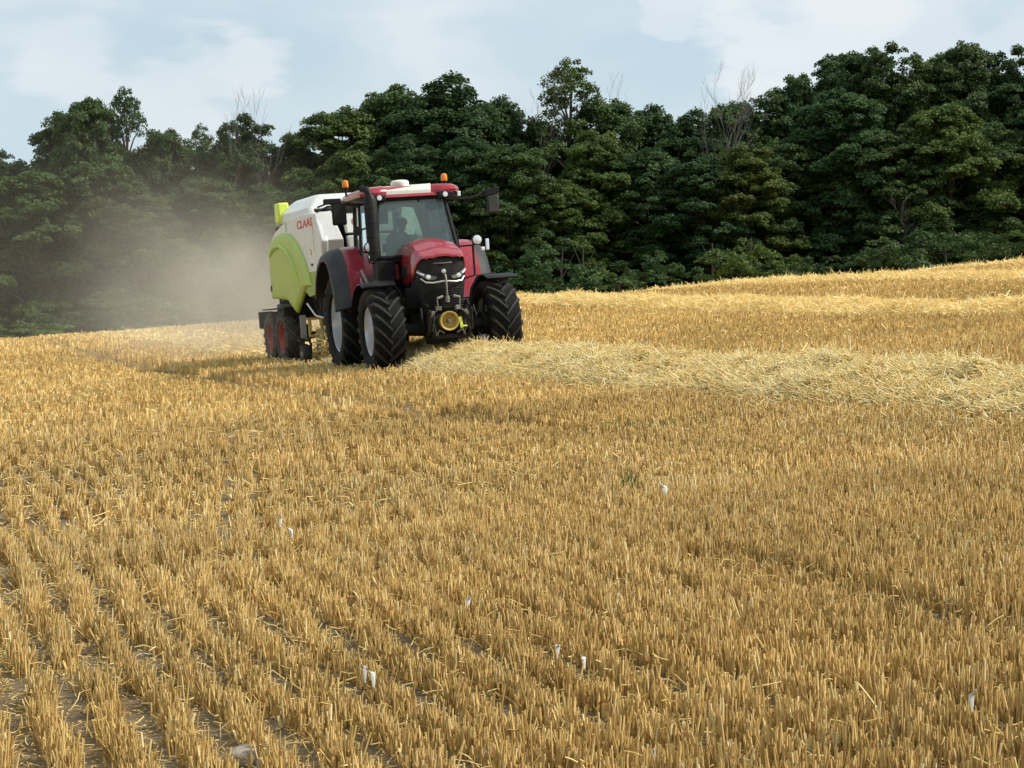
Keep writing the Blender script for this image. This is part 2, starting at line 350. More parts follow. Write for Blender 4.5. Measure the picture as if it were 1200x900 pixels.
def stub_fields(x, y):
    dens = np.ones_like(x); hs = np.ones_like(x); tone = np.zeros_like(x)
    for w in WR:
        d = np.abs(wr_dist(x, y, w)); inn = (d < w['w']) & (y < w['yb'] + 8) & (y > w['ya'])
        dens[inn] *= .15; hs[inn] *= .7
    # already baled strip behind the baler: short, pale
    d = np.abs(wr_dist(x, y, WR[0])); inn = (d < 1.3) & (y > 43); hs[inn] *= .75; tone[inn] += .12
    d = wr_dist(x, y, TRK[0]) + .12 * vnoise(x, y, 1.2, 8); inn = (np.abs(d) < .27) & (y > 12); tf = np.clip((y - 17) / 10, .12, 1)[inn]; dens[inn] *= 1 - .55 * tf; hs[inn] *= 1 - .45 * tf; tone[inn] -= .12 * tf
    inn = (np.abs(d) < .55) & (np.abs(d) >= .27) & (y > 12); tone[inn] -= .04
    d2 = wr_dist(x, y, TRK2); inn = (np.abs(d2) < .22) & (vnoise(x, y, .5, 9) > -.1); dens[inn] *= .55; hs[inn] *= .7; tone[inn] -= .10
    hy = 15.6 + .12 * x; inn = (np.abs(y - hy - .25 * vnoise(x, y, .8, 5)) < .30) & (x < -.9); dens[inn] *= .35; hs[inn] *= .6; tone[inn] -= .1
    # plants stand in bunches along the drill rows
    tt_ = x * dx + y * dy; bn = np.sin(2 * math.pi * tt_ / .40 + 1.5 * vnoise(x, y, .5, 71)); am = np.clip(.30 + .35 * vnoise(x, y, .22, 72) + np.clip((-x - .5) * .3, 0, .3), .05, .75)
    am *= .6; dens *= 1 - am * (bn < -.2) * .95; hs *= 1 + am * .42 * bn
    # cross ripples left by the header on the left part
    rp = np.sin(2 * math.pi * (y - .10 * x) / 1.28 + .9 * vnoise(x, y, .35, 77)); ra = np.clip((-x + .6) * .35, 0, 1) * np.clip((y - 10.5) / 2, 0, 1) * np.clip((34 - y) / 8, 0, 1)
    dens *= 1 - ra * .88 * (rp < -.45); hs *= 1 + ra * .34 * rp; tone += ra * .09 * rp
    # random hollows
    v = vnoise(x, y, 1.6, 21) + .6 * vnoise(x, y, 4.0, 22); inn = v > 1.15; dens[inn] *= .25; hs[inn] *= .7
    hs *= 1 + .13 * vnoise(x, y, .9, 23); tone += -.10 * np.clip((y - 18) / 12, 0, 1) * np.clip((x + 3) / 4, 0, 1) + .10 * vnoise(x, y, .35, 24) + .07 * vnoise(x, y, 2.3, 25)
    for Mx, pts in ((MT, [(0, -1.12, .45, .4), (0, 1.12, .45, .4), (-2.95, -1.05, .55, .45), (-2.95, 1.05, .55, .45)]), (MBL, [(0, -1.1, .4, .35), (-1.2, -1.1, .4, .35), (0, 1.1, .4, .35), (-1.2, 1.1, .4, .35), (2.6, -1.35, .25, .2)])):
        inv = Mx.inverted()
        lx = inv[0][0] * x + inv[0][1] * y + inv[0][3]; ly = inv[1][0] * x + inv[1][1] * y + inv[1][3]
        for (px, py, hx, hyy) in pts:
            inn = (np.abs(lx - px) < hx) & (np.abs(ly - py) < hyy); dens[inn] = 0
        for py in (-1.08, 1.08):   # wheel marks pressed behind the tractor
            inn = (np.abs(ly - py) < .3) & (lx < 0); hs[inn] *= .45; tone[inn] -= .03
    return dens, hs, tone
def stalks(y0, y1, per_m, hgt, wid, sides, segs, clump, lean=.12, spread=.021):
    s, t = stubble_points(y0, y1, per_m)
    nn = len(s)
    # clumping: pull the stems of a row towards plant centres
    c = np.round(t / clump) * clump + (np.sin(s * 91.7 + np.round(t / clump) * 12.9) * .35) * clump
    t = c + (t - c) * .62
    x = s * ex + t * dx; y = s * ey + t * dy
    wav = .025 * np.sin(t * 1.3 + s * 3) + .020 * np.sin(t * 3.7 + s * 7) + .007 * np.sin(t * 11 + s * 17)
    off = rng.normal(0, spread, nn) + wav
    x = x + ex * off; y = y + ey * off
    dens, hs, tn = stub_fields(x, y)
    k = rng.random(nn) < dens * .96
    x, y, hs, tn, t, s, c = x[k], y[k], hs[k], tn[k], t[k], s[k], c[k]; nn = len(x)
    ch = np.sin(c * 37.1 + s * 53.3)                     # each plant its own height
    hh = hgt * hs * (1 + .16 * ch) * rng.normal(1, .17, nn).clip(.45, 1.5)
    tl = np.abs(rng.normal(0, lean, nn)); bent = rng.random(nn) < .05; tl[bent] += rng.uniform(.4, 1.1, bent.sum())
    az = rng.uniform(0, 2 * math.pi, nn)
    ddx, ddy = np.sin(tl) * np.cos(az), np.sin(tl) * np.sin(az); ddz = np.cos(tl)
    z = H(x, y) - .01
    tone = np.clip(.5 + tn + .10 * ch + rng.normal(0, .20, nn), 0, 1)
    w = wid * rng.uniform(.6, 1.5, nn)
    ra = rng.uniform(0, 2 * math.pi, nn)
    P0 = np.stack([x, y, z], -1); D = np.stack([ddx, ddy, ddz], -1)
    curl = rng.normal(0, .09, (nn, 2))
    rings = []
    for q in range(segs + 1):
        f = q / segs; c_ = P0 + D * (hh * f)[:, None]; c_[:, :2] += curl * (hh * f * f)[:, None]
        ww = w * (1 - .25 * f)
        if sides == 2:
            o = np.stack([np.cos(ra) * ww / 2, np.sin(ra) * ww / 2, np.zeros(nn)], -1); rings.append(np.stack([c_ - o, c_ + o], 1))
        else:
            rr = [np.stack([np.cos(ra + 2.0944 * j) * ww / 2, np.sin(ra + 2.0944 * j) * ww / 2, np.zeros(nn)], -1) for j in range(3)]
            rings.append(np.stack([c_ + r for r in rr], 1))
    V = np.stack(rings, 1); vs_ = V.shape[2]; per = (segs + 1) * vs_
    F = []
    for q in range(segs):
        for j in range(1 if sides == 2 else 3):
            a = q * vs_ + j; b_ = q * vs_ + (j + 1) % vs_; F.append([a, b_, b_ + vs_, a + vs_])
    F = (np.array(F)[None] + (np.arange(nn) * per)[:, None, None]).reshape(-1, 4)
    return V.reshape(-1, 3), F, np.repeat(tone, per)
Vs, Fs, Ts = [], [], []; off = 0
for args in [(5.5, 15, 400, .120, .0085, 3, 1, .055, .13, .024), (5.5, 17, 230, .070, .011, 2, 2, .05, .5, .029), (15, 26, 175, .115, .013, 3, 1, .08, .12, .017), (17, 30, 50, .065, .016, 2, 1, .08, .6, .03), (26, 42, 80, .12, .019, 2, 1, .12, .12, .018), (42, 62, 36, .125, .03, 2, 1, .16), (62, 86, 20, .13, .05, 2, 1, .2)]:
    V, F, T = stalks(*args); Vs.append(V); Fs.append(F + off); Ts.append(T); off += len(V)
me = fast_mesh('stubble', np.concatenate(Vs), np.concatenate(Fs), M['stubble'], np.concatenate(Ts))
tag(link(me), kind='stuff')
print('stubble verts', off)

# ------------------------------------------------------------------ loose straw
def straws(x, y, z, ln, wd, pit, tone, segs=2, sides=3, azim=None):
    nn = len(x); az = rng.uniform(0, 2 * math.pi, nn) if azim is None else azim
    d = np.stack([np.cos(az) * np.cos(pit), np.sin(az) * np.cos(pit), np.sin(pit)], -1)
    side = np.stack([-np.sin(az), np.cos(az), np.zeros(nn)], -1); upv = np.cross(d, side) * -1
    bend = rng.normal(0, .16, nn) * ln; bz = rng.normal(-.05, .10, nn) * ln
    P = np.stack([x, y, z], -1); rings = []
    for q in range(segs + 1):
        f = q / segs - .5
        c = P + d * (ln * f)[:, None] + side * (bend * (.25 - f * f) * 2)[:, None] + np.stack([0 * x, 0 * x, bz * f * f * 4], -1)
        if sides == 3:
            rr = []
            for j in range(3):
                a = 2.0944 * j; rr.append(c + side * (math.cos(a) * wd / 2)[:, None] + upv * (math.sin(a) * wd / 2)[:, None])
            rings.append(np.stack(rr, 1))
        else:
            g_ = rng.uniform(0, math.pi, nn) if q == 0 else g_
            o = side * (np.cos(g_) * wd / 2)[:, None] + upv * (np.sin(g_) * wd / 2)[:, None]; rings.append(np.stack([c - o, c + o], 1))
    V = np.stack(rings, 1); vs_ = V.shape[2]; per = (segs + 1) * vs_; F = []
    for q in range(segs):
        for j in range(3 if sides == 3 else 1):
            a = q * vs_ + j; b_ = q * vs_ + (j + 1) % vs_; F.append([a, b_, b_ + vs_, a + vs_])
    F = (np.array(F)[None] + (np.arange(nn) * per)[:, None, None]).reshape(-1, 4)
    return V.reshape(-1, 3), F, np.repeat(np.clip(tone, 0, 1), per)
def litter(n_, y0, y1, ln, wd, mask=None, sides=3):
    y = np.sqrt(rng.uniform(y0 ** 2, y1 ** 2, n_)); x = rng.uniform(-1, 1, n_) * (y * .275 + 1)
    k = ~((np.abs(wr_dist(x, y, TRK[0])) < .5) & (y > 12)); x, y = x[k], y[k]
    if mask is not None:
        k = mask(x, y); x, y = x[k], y[k]
    nn = len(x)
    return straws(x, y, H(x, y) + rng.uniform(.004, .09 if ln > .05 else .012, nn), rng.uniform(.4, 1.3, nn) * ln, rng.uniform(.6, 1.4, nn) * wd, rng.normal(0, .3, nn), .30 + rng.normal(0, .2, nn), 2, sides)
Vs, Fs, Ts = [], [], []; off = 0
for a_ in [(30000, 5.5, 14, .030, .005), (5000, 5.5, 15, .09, .006), (7000, 15, 30, .15, .011), (9000, 30, 60, .3, .02, None, 2)]:
    V, F, T = litter(*a_); Vs.append(V); Fs.append(F + off); Ts.append(T); off += len(V)
V, F, T = litter(60000, 44, 84, .35, .03, lambda x, y: (np.abs(wr_dist(x, y, WR[0]) + .1 * vnoise(x, y, .7, 4)) < 1.5), 2); Vs.append(V); Fs.append(F + off); Ts.append(T + .1); off += len(V)
tag(link(fast_mesh('straw_litter', np.concatenate(Vs), np.concatenate(Fs), M['straw'], np.concatenate(Ts))), kind='stuff')

WL = ['thick pale straw windrow running from under the tractor towards the camera', 'bright straw windrow on the slope beyond the one being baled',
      'distant pale straw windrow along the crest of the field', 'farthest straw windrow showing only at the crest by the wood']
for wi, w in enumerate(WR):
    Ln = math.sqrt(1 + w['k'] ** 2)
    # mound
    ts = np.arange(-1.25, 1.2501, .0625) ; ys = np.arange(w['ya'], w['yb'], .09)
    T_, Y_ = np.meshgrid(ts, ys)
    def mound(tn, X, Y):
        e_ = np.clip(1 - np.abs(tn) ** 2.2, 0, 1)
        return w['h'] * e_ * (1 + .25 * vnoise(X, Y, 1.3, 31 + wi) + .36 * vnoise(X, Y, 4.5, 32 + wi) + .26 * vnoise(X, Y, 11, 33 + wi))
    def place(tn, Y):
        wob_ = 1 + .12 * vnoise(Y * 0, Y, .8, 40 + wi)
        return w['x0'] - (Y - w['y0']) * w['k'] + tn * w['w'] * wob_ * Ln
    fade = lambda Y: np.clip((w['yb'] - Y) / 1.5, 0, 1)
    X_ = place(T_, Y_); Z_ = H(X_, Y_) - .03 + mound(T_, X_, Y_) * fade(Y_)
    V = np.stack([X_, Y_, Z_], -1).reshape(-1, 3); nx = len(ts); i, j = np.meshgrid(np.arange(nx - 1), np.arange(len(ys) - 1)); a = (j * nx + i).ravel()
    F0 = np.stack([a, a + 1, a + 1 + nx, a + nx], -1); T0 = np.full(len(V), .35)
    nst = int((w['yb'] - w['ya']) * 2 * w['w'] * w['dens'])
    yy = rng.uniform(w['ya'], w['yb'], nst)
    if wi == 0: 
        yy = w['ya'] + (w['yb'] - w['ya']) * rng.random(nst)
    tn = rng.uniform(-1, 1, nst); tn = np.where(rng.random(nst) < .22, rng.normal(0, .85, nst).clip(-1.9, 1.9), np.sign(tn) * np.abs(tn) ** .9)
    xx = place(tn, yy); zz = H(xx, yy) + mound(tn, xx, yy) * fade(yy) + rng.uniform(-.03, .10, nst)
    pit = rng.normal(0, .38, nst); up_ = rng.random(nst) < .08; pit[up_] += rng.uniform(.4, 1.1, up_.sum())
    sc_ = [1, 1.5, 1.9, 2.2][wi]
    tsh = [0.04, -.12, -.16, -.16][wi]
    V1, F1, T1 = straws(xx, yy, zz, rng.uniform(.12, .42, nst) * (1 + .15 * (sc_ - 1)), rng.uniform(.005, .012, nst) * sc_ * 1.1, pit, .66 + tsh + .12 * vnoise(xx, yy, 2.2, 50) + rng.normal(0, .24, nst), 2, 3 if wi == 0 else 2)
    me = fast_mesh('straw_windrow', np.concatenate([V, V1]), np.concatenate([F0, F1 + len(V)]), M['straw'], np.concatenate([T0, T1]))
    tag(link(me), WL[wi], 'windrow', 'straw windrows across the field')
# ------------------------------------------------------------------ wheels
def wheel(parent, x, y, Rr, rim, wd, nl, side, tyre_m, rim_m, name):
    """side = -1 when the dished face looks to the machine's right"""
    root = bpy.data.objects.new(name, None); COL.objects.link(root); root.parent = parent; root.location = (x, y, Rr)
    h = wd / 2; q = Rr - .045
    a = MB()
    prof = [(rim, -h * .80), (rim + .03, -h * .93), (rim + (q - rim) * .45, -h * 1.0), (q - .07, -h * .97), (q - .018, -h * .82), (q, -h * .45), (q + .004, 0), (q, h * .45), (q - .018, h * .82), (q - .07, h * .97), (rim + (q - rim) * .45, h), (rim + .03, h * .93), (rim, h * .80)]
    n = 64; rings = []
    for (r, t) in prof: rings.append([(r * math.cos(2 * math.pi * k / n), t, r * math.sin(2 * math.pi * k / n)) for k in range(n)])
    rings.append(rings[0]); a.loft(rings, cap=False)
    a.mat(1)
    # chevron lugs, centre end meets the ground first
    def surf(t):   # radius and y for position 0 centre .. 1 shoulder .. 1.35 sidewall
        if t <= 1: return q - .018 * t ** 3, t * h * .86
        u = (t - 1) / .35; return q - .018 - u * .12, h * (.86 + .13 * min(1, u * 1.6))
    for sgn in (-1, 1):
        for i in range(nl):
            a0 = 2 * math.pi * (i + (.5 if sgn > 0 else 0)) / nl
            rings = []; st = [-.06, .15, .4, .65, .85, 1.0, 1.16, 1.34]
            for t in st:
                r, yy = surf(max(t, 0)); yy = yy if t >= 0 else t * h
                sweep = .62 * (max(t, 0) ** .85) * (wd / (2 * q)) * 1.55
                ang = a0 + sweep
                lw = (.026 + .010 * t) / q * (1 if t < 1.1 else .8); lh = .058 if t < 1.05 else (.030 if t < 1.2 else .006)
                lh2 = lh
                pts = []
                for da, rr_ in ((-lw * 1.35, r - .01), (-lw * .8, r + lh2), (lw * .8, r + lh2), (lw * 1.35, r - .01)):
                    aa = ang + da
                    yo = sgn * (yy + (0.0 if t <= 1 else (rr_ - r) * .8))
                    pts.append((rr_ * math.cos(aa), yo, rr_ * math.sin(aa)))
                rings.append(pts)
            a.loft(rings, closed=True, cap=True)
    t = a.build('tyre', [M['carcass'] if tyre_m is M['tyre'] else tyre_m, tyre_m], root, ang=28)
    b = MB(); s = side
    pr = [(rim + .012, s * h * .86), (rim + .022, s * h * .80), (rim - .02, s * h * .76), (rim - .035, s * h * .45), (rim - .05, s * h * .0), (rim - .07, -s * h * .30), (rim * .62, -s * h * .42), (rim * .50, -s * h * .36), (rim * .36, -s * h * .30), (rim * .32, s * h * .12), (rim * .14, s * h * .2), (.001, s * h * .2)]
    rings = [[(r * math.cos(2 * math.pi * k / 48), yy, r * math.sin(2 * math.pi * k / 48)) for k in range(48)] for r, yy in pr]
    b.loft(rings, cap=False)
    pr = [(rim + .012, -s * h * .86), (rim - .03, -s * h * .6), (rim - .05, s * h * .08)]
    b.loft([[(r * math.cos(2 * math.pi * k / 48), yy, r * math.sin(2 * math.pi * k / 48)) for k in range(48)] for r, yy in pr], cap=False)
    for k in range(10):
        aa = 2 * math.pi * k / 10; b.tube([(rim * .42 * math.cos(aa), -s * h * .36, rim * .42 * math.sin(aa)), (rim * .42 * math.cos(aa), -s * h * .2, rim * .42 * math.sin(aa))], .018, 6)
    for k in range(8):
        aa = 2 * math.pi * (k + .5) / 8; b.box(((rim - .08) * math.cos(aa), -s * h * .22, (rim - .08) * math.sin(aa)), (.05, .10, .09), (0, -aa, 0))
    b.build('rim', rim_m, root)
    return root

# ------------------------------------------------------------------ tractor
TR = empty('tractor', MT, 'red tractor with a black grille pulling the baler along the straw windrow', 'tractor')
for s in (-1, 1):
    wheel(TR, 0, s * 1.12, .785, .455, .60, 19, s, M['tyre'], M['silver'], 'front_wheel')
    wheel(TR, -2.95, s * 1.06, .975, .57, .68, 20, s, M['tyre'], M['silver'], 'rear_wheel')
# chassis, engine, axles
a = MB()
a.box((-1.6, 0, .95), (3.6, .62, .55)); a.box((.20, 0, .92), (.8, .50, .42)); a.box((.1, 0, .62), (.8, .44, .3)); a.box((-2.95, 0, .98), (.7, 1.3, .5))
a.tube([(-2.95, -1.0, .975), (-2.95, 1.0, .975)], .17, 14); a.box((-3.5, 0, .8), (.5, .4, .7)); a.box((-4.0, 0, .55), (.7, .12, .10))
a.box((-1.9, .55, .85), (1.0, .5, .55)); a.build('chassis', M['dark'], TR, bevel=.02)
a = MB()
a.tube([(0, -1.0, .785), (0, -.55, .76), (0, 0, .74), (0, .55, .76), (0, 1.0, .785)], [.13, .12, .16, .12, .13], 14)
for s in (-1, 1):
    a.tube([(0, s * .80, .785), (0, s * 1.02, .785)], .22, 18); a.tube([(-.22, s * .15, .76), (-.24, s * .80, .76)], .035, 8); a.tube([(.1, s * .35, .70), (-.1, s * .35, 1.1)], .06, 8)
    a.tube([(0, s * .85, .9), (0, s * .9, 1.15), (-.1, s * .95, 1.5), (-.1, s * 1.1, 1.64)], .028, 8)
a.build('front_axle', M['dark'], TR, bevel=.008)
a = MB()
a.box((-.35, 0, 1.45), (1.5, .70, .75)); a.box((-.2, -.40, 1.35), (.8, .14, .4)); a.box((-.6, .40, 1.45), (.5, .14, .45))
for i in range(7): a.tube([(-.9 + i * .22, -.38, 1.05 + .05 * (i % 3)), (-.8 + i * .2, -.44, 1.3), (-.85 + i * .22, -.38, 1.6)], .022, 6)
a.tube([(.3, -.36, 1.1), (.5, -.42, 1.25), (.75, -.38, 1.15)], .03, 8); a.tube([(.3, .36, 1.1), (.5, .42, 1.25), (.75, .38, 1.15)], .03, 8)
a.build('engine', M['dark'], TR, bevel=.02)

# hood
def hood_ring(x, w, zb, zs, zt, crown=.03, yo=-.02):
    half = [(w * .99, zb), (w, (zb + zs) / 2), (w * .985, zs), (w * .93, zs + (zt - zs) * .55), (w * .80, zs + (zt - zs) * .86), (w * .55, zt - .01), (w * .28, zt + crown * .7), (0, zt + crown)]
    pts = [(x, yo - y, z) for y, z in half] + [(x, yo + y, z) for y, z in half[-2::-1]]
    return pts
rings = [hood_ring(-1.15, .40, 1.60, 2.12, 2.43), hood_ring(-.7, .425, 1.60, 2.14, 2.445), hood_ring(-.2, .44, 1.60, 2.14, 2.42), hood_ring(.25, .45, 1.64, 2.10, 2.36), hood_ring(.55, .452, 1.72, 2.04, 2.28),
         hood_ring(.70, .455, 1.62, 2.00, 2.235), hood_ring(.84, .435, 1.80, 1.97, 2.195), hood_ring(.865, .432, 1.86, 1.965, 2.165), hood_ring(.95, .41, 1.93, 1.985, 2.135), hood_ring(1.06, .375, 1.985, 2.005, 2.09, .028), hood_ring(1.13, .335, 2.00, 2.012, 2.055, .022), hood_ring(1.145, .30, 2.0, 2.005, 2.03, .018)]
a = MB(); a.loft(rings, closed=False, cap=False)
# front lip underside and inner shell
a.loft([[(x, y * .985, z - .02) for x, y, z in r] for r in rings[-1:]] + [rings[-1]], closed=False, cap=False)
hd = a.build('hood', M['red'], TR, ang=24)
sm = hd.modifiers.new('thick', 'SOLIDIFY'); sm.thickness = .018; sm.offset = -1
for s in (-1, 1):
    a = MB()
    a.box((-.35, s * .445 - .02, 1.86), (.85, .012, .20)); a.box((.32, s * .452 - .02, 1.82), (.24, .012, .22))
    for k in range(6): a.box((-.35, s * .453 - .02, 1.78 + k * .032), (.80, .010, .012))
    a.build('side_vent', M['grille'], TR, bevel=.003)
# grille shield
def gr_ring(z, w, xf, xb=.12):
    yo = -.02
    half = [(xb, w * 1.0), (xf - .30, w), (xf - .14, w * .93), (xf - .04, w * .66), (xf, w * .28)]
    return [(x, yo - y, z) for x, y in half] + [(x, yo + y, z) for x, y in half[::-1]]
a = MB()
a.loft([gr_ring(1.02, .30, .96), gr_ring(1.14, .36, 1.00), gr_ring(1.36, .395, 1.04), gr_ring(1.60, .415, 1.08), gr_ring(1.82, .42, 1.105), gr_ring(1.99, .405, 1.11), gr_ring(2.04, .37, 1.08)], closed=True)
a.build('grille', M['grille'], TR, ang=30)
a = MB()
for k in range(9):
    z = 1.16 + .045 * k
    if z < 1.52: a.tube([(1.0 + (z - 1.1) * .1 - .02, -.36, z), (1.075 + (z - 1.1) * .1 - .03, -.12, z), (1.075 + (z - 1.1) * .1 - .03, .10, z), (1.0 + (z - 1.1) * .1 - .02, .32, z)], .007, 5)
a.build('grille_slats', M['black'], TR); a = MB(); a.tube([(.97, -.36, 1.985), (1.10, -.16, 1.955), (1.13, -.02, 1.95), (1.10, .12, 1.955), (.97, .32, 1.985)], .012, 6)
a.build('grille_trim', M['grey'], TR)
for s in (-1, 1):
    yo = -.02
    hl = bpy.data.objects.new('headlight', None)
    a = MB(); a.loft([[(x_, yo + s * y_, z_ + dz) for (dz) in (-t_, t_) ] + [(x_ + .035, yo + s * y_, z_ + t_), (x_ + .035, yo + s * y_, z_ - t_)] for (x_, y_, z_, t_) in [(.90, .415, 1.845, .020), (.965, .39, 1.80, .038), (1.01, .33, 1.745, .042), (1.045, .26, 1.705, .045), (1.07, .19, 1.685, .035), (1.085, .13, 1.69, .018)]])
    hl = a.build('headlight', M['grey'], TR, bevel=.004)
    b = MB(); b.lathe([(.012, -.01), (.044, .0), (.040, .014), (.001, .02)], (1.085, yo + s * .265, 1.712), 'x', 16); b.build('lens', M['lens'], hl)
    b = MB(); b.tube([(.94, yo + s * .425, 1.82), (1.01, yo + s * .372, 1.775), (1.055, yo + s * .33, 1.745)], [.012, .022, .018], 8); b.build('light_strip', M['lens'], hl)
a = MB(); a.tube([(.99, -.395, 1.69), (1.075, -.33, 1.615), (1.125, -.22, 1.60), (1.145, -.08, 1.615), (1.15, -.02, 1.617), (1.145, .04, 1.615), (1.125, .18, 1.60), (1.075, .29, 1.615), (.99, .355, 1.69)], .017, 8); a.build('chrome_bar', M['silver'], TR)
a = MB(); a.lathe([(.001, -.005), (.042, -.005), (.044, .012), (.035, .022), (.001, .026)], (1.115, -.02, 1.80), 'x', 24); e_ = a.build('emblem', M['silver'], TR); e_.scale = (1, 1, 1)
# front linkage and power take-off
a = MB()
a.box((.98, 0, .86), (.36, .70, .30)); a.box((1.10, -.30, .82), (.18, .07, .50)); a.box((1.10, .26, .82), (.18, .07, .50)); a.box((1.12, -.02, 1.20), (.14, .20, .16)); a.box((1.0, 0, .60), (.30, .56, .08))
for s in (-1, 1):
    a.tube([(1.0, s * .38, .62), (1.22, s * .40, .72), (1.30, s * .40, 1.02)], .038, 8); a.tube([(1.14, s * .20, 1.22), (1.24, s * .31, .98), (1.28, s * .36, .70)], .024, 8); a.tube([(1.30, s * .40, 1.02), (1.34, s * .40, 1.10)], [.05, .03], 8)
    a.tube([(1.05, s * .14, .62), (1.16, s * .22, .72), (1.2, s * .30, .6)], .022, 6); a.tube([(1.08, s * .45, .80), (1.2, s * .52, .95), (1.1, s * .50, 1.15)], .02, 6)
a.build('front_linkage', M['dark'], TR, bevel=.008)
a = MB()
a.tube([(1.24, -.02, 1.30), (1.25, -.02, 1.66), (1.20, -.02, 1.74)], .020, 8); a.tube([(1.24, -.02, 1.22), (1.24, -.02, 1.34)], .042, 8)
a.build('top_link', M['steel'], TR, bevel=.005)
for s in (-1, 1):
    a = MB(); a.box((1.24, s * .18 - .02, 1.12), (.05, .10, .08), (0, 0, s * .5)); a.tube([(1.22, s * .27, .62), (1.25, s * .22, .72), (1.22, s * .12, .66)], .022, 6); a.box((1.22, s * .33, 1.02), (.05, .06, .12), (.5 * s, 0, 0))
    a.tube([(1.22, s * .10, 1.34), (1.24, s * .22, 1.30)], .028, 8); a.tube([(1.24, s * .22, 1.30), (1.24, s * .2, 1.1), (1.22, s * .33, 1.02), (1.22, s * .27, .62)], .012, 6)
    a.build('linkage_bracket', M['steel'], TR, bevel=.005)
a = MB(); a.lathe([(.165, -.10), (.180, .10), (.172, .11), (.150, .10), (.125, -.02), (.07, -.04), (.001, -.04)], (1.22, -.03, .88), 'x', 32); pg = a.build('shaft_guard', M['yellow'], TR)
b = MB(); b.tube([(1.15, -.03, .88), (1.30, -.03, .88)], .035, 12); b.tube([(1.25, -.03, .88), (1.33, -.03, .88)], .018, 10); b.build('drive_shaft', M['steel'], pg)
a = MB(); a.box((1.26, .20, .84), (.03, .055, .20), (.1, 0, 0)); a.box((1.26, .26, .77), (.03, .12, .03)); a.build('hitch_lever', M['ylw'], TR, bevel=.004)

# the nose stands close over the axle: draw the front parts back to their true place
FRONT = {'hood': 1.13, 'side_vent': 1.0, 'grille': 1.13, 'grille_slats': 1.13, 'grille_trim': 1.13, 'headlight': 1.1, 'lens': 1.1, 'light_strip': 1.1, 'chrome_bar': 1.1, 'emblem': 1.0, 'front_linkage': 1.0, 'linkage_bracket': 1.0, 'top_link': 1.0, 'shaft_guard': 1.0, 'drive_shaft': 1.0, 'hitch_lever': 1.0}
def pull(o):
    k = o.name.split('.')[0]
    if k in FRONT and o.type == 'MESH':
        for v_ in o.data.vertices:
            x = v_.co.x; t_ = min(1, max(0, (x + .45) / 1.15)); v_.co.x = x - .36 * t_
            f_ = 1 + (FRONT[k] - 1) * t_; v_.co.y = (v_.co.y + .02) * f_ - .02 - .03 * t_
            if k in ('hood', 'grille'): v_.co.z += .05 * t_ * max(0, min(1, (v_.co.z - 1.9) / .1))
    for c in o.children: pull(c)
for c_ in list(TR.children): pull(c_)
# fenders
def arc_fender(cx, cz, r, a0, a1, y0, y1, th=.02, n=18, drop=.07):
    b = MB(); rings = []
    for i in range(n + 1):
        aa = a0 + (a1 - a0) * i / n; c_, s_ = math.cos(aa), math.sin(aa)
        P_ = lambda r_, y_: (cx + r_ * c_, y_, cz + r_ * s_)
        rings.append([P_(r, y0), P_(r, y1 - .04 * (1 if y1 > y0 else -1)), P_(r - .015, y1), P_(r - drop, y1 + .01 * (1 if y1 > y0 else -1)), P_(r - drop, y1 - .012 * (1 if y1 > y0 else -1)), P_(r - th - .015, y1 - .03 * (1 if y1 > y0 else -1)), P_(r - th, y0)])
    return b.loft(rings)
for s in (-1, 1):
    f_ = arc_fender(0, .785, .915, R_(66), R_(168), s * .88, s * 1.50, drop=.04).build('front_fender', M['black'], TR)
    b = MB(); b.tube([(-.05, s * .62, 1.05), (-.08, s * .70, 1.45), (-.08, s * .84, 1.68), (-.08, s * 1.2, 1.70)], .03, 8); b.build('fender_bracket', M['dark'], f_)
FP = [(-1.86, 1.30), (-1.93, 1.60), (-2.06, 1.92), (-2.24, 2.20), (-2.46, 2.40), (-2.74, 2.48), (-3.15, 2.47), (-3.55, 2.30), (-3.85, 2.0), (-4.03, 1.62)]
for s in (-1, 1):
    K = 1.235 if s < 0 else 1.46; K2 = K - 1.235
    b = MB(); b.loft([[(x, s * .72, z), (x, s * (K - .13), z + .005), (x, s * K, z - .015), (x + .018, s * K, z - .04), (x + .018, s * .72, z - .035)] for x, z in FP]); rf = b.build('rear_fender', M['red'], TR, ang=40)
    cx, cz = -2.95, .98
    b = MB(); b.loft([[(x, s * K, z - .012), (x * 1 + (cx - x) * .03, s * (1.42 + K2 * .8), z - .05), (x + (cx - x) * .09, s * (1.545 + K2 * .7), z - .05 - (z - cz) * .07), (x + (cx - x) * .16, s * (1.555 + K2 * .7), z - .06 - (z - cz) * .13), (x + (cx - x) * .16, s * (1.535 + K2 * .7), z - .07 - (z - cz) * .13), (x + (cx - x) * .10, s * (1.50 + K2 * .7), z - .07 - (z - cz) * .08), (x + (cx - x) * .05, s * K, z - .06)] for x, z in FP]); b.build('fender_extension', M['fender'], rf, ang=50)
    b = MB(); b.box((-1.97, s * .98, 1.62), (.05, .26, .10)); b.build('fender_lamp', M['black'], rf, bevel=.01)
    b = MB(); b.prism([(-1.9, 1.25), (-3.9, 1.25), (-3.9, 1.9), (-3.3, 2.44), (-2.7, 2.45), (-2.2, 2.15), (-1.95, 1.65)], 'y', s * .70, s * .74); b.build('fender_wall', M['dark'], rf)

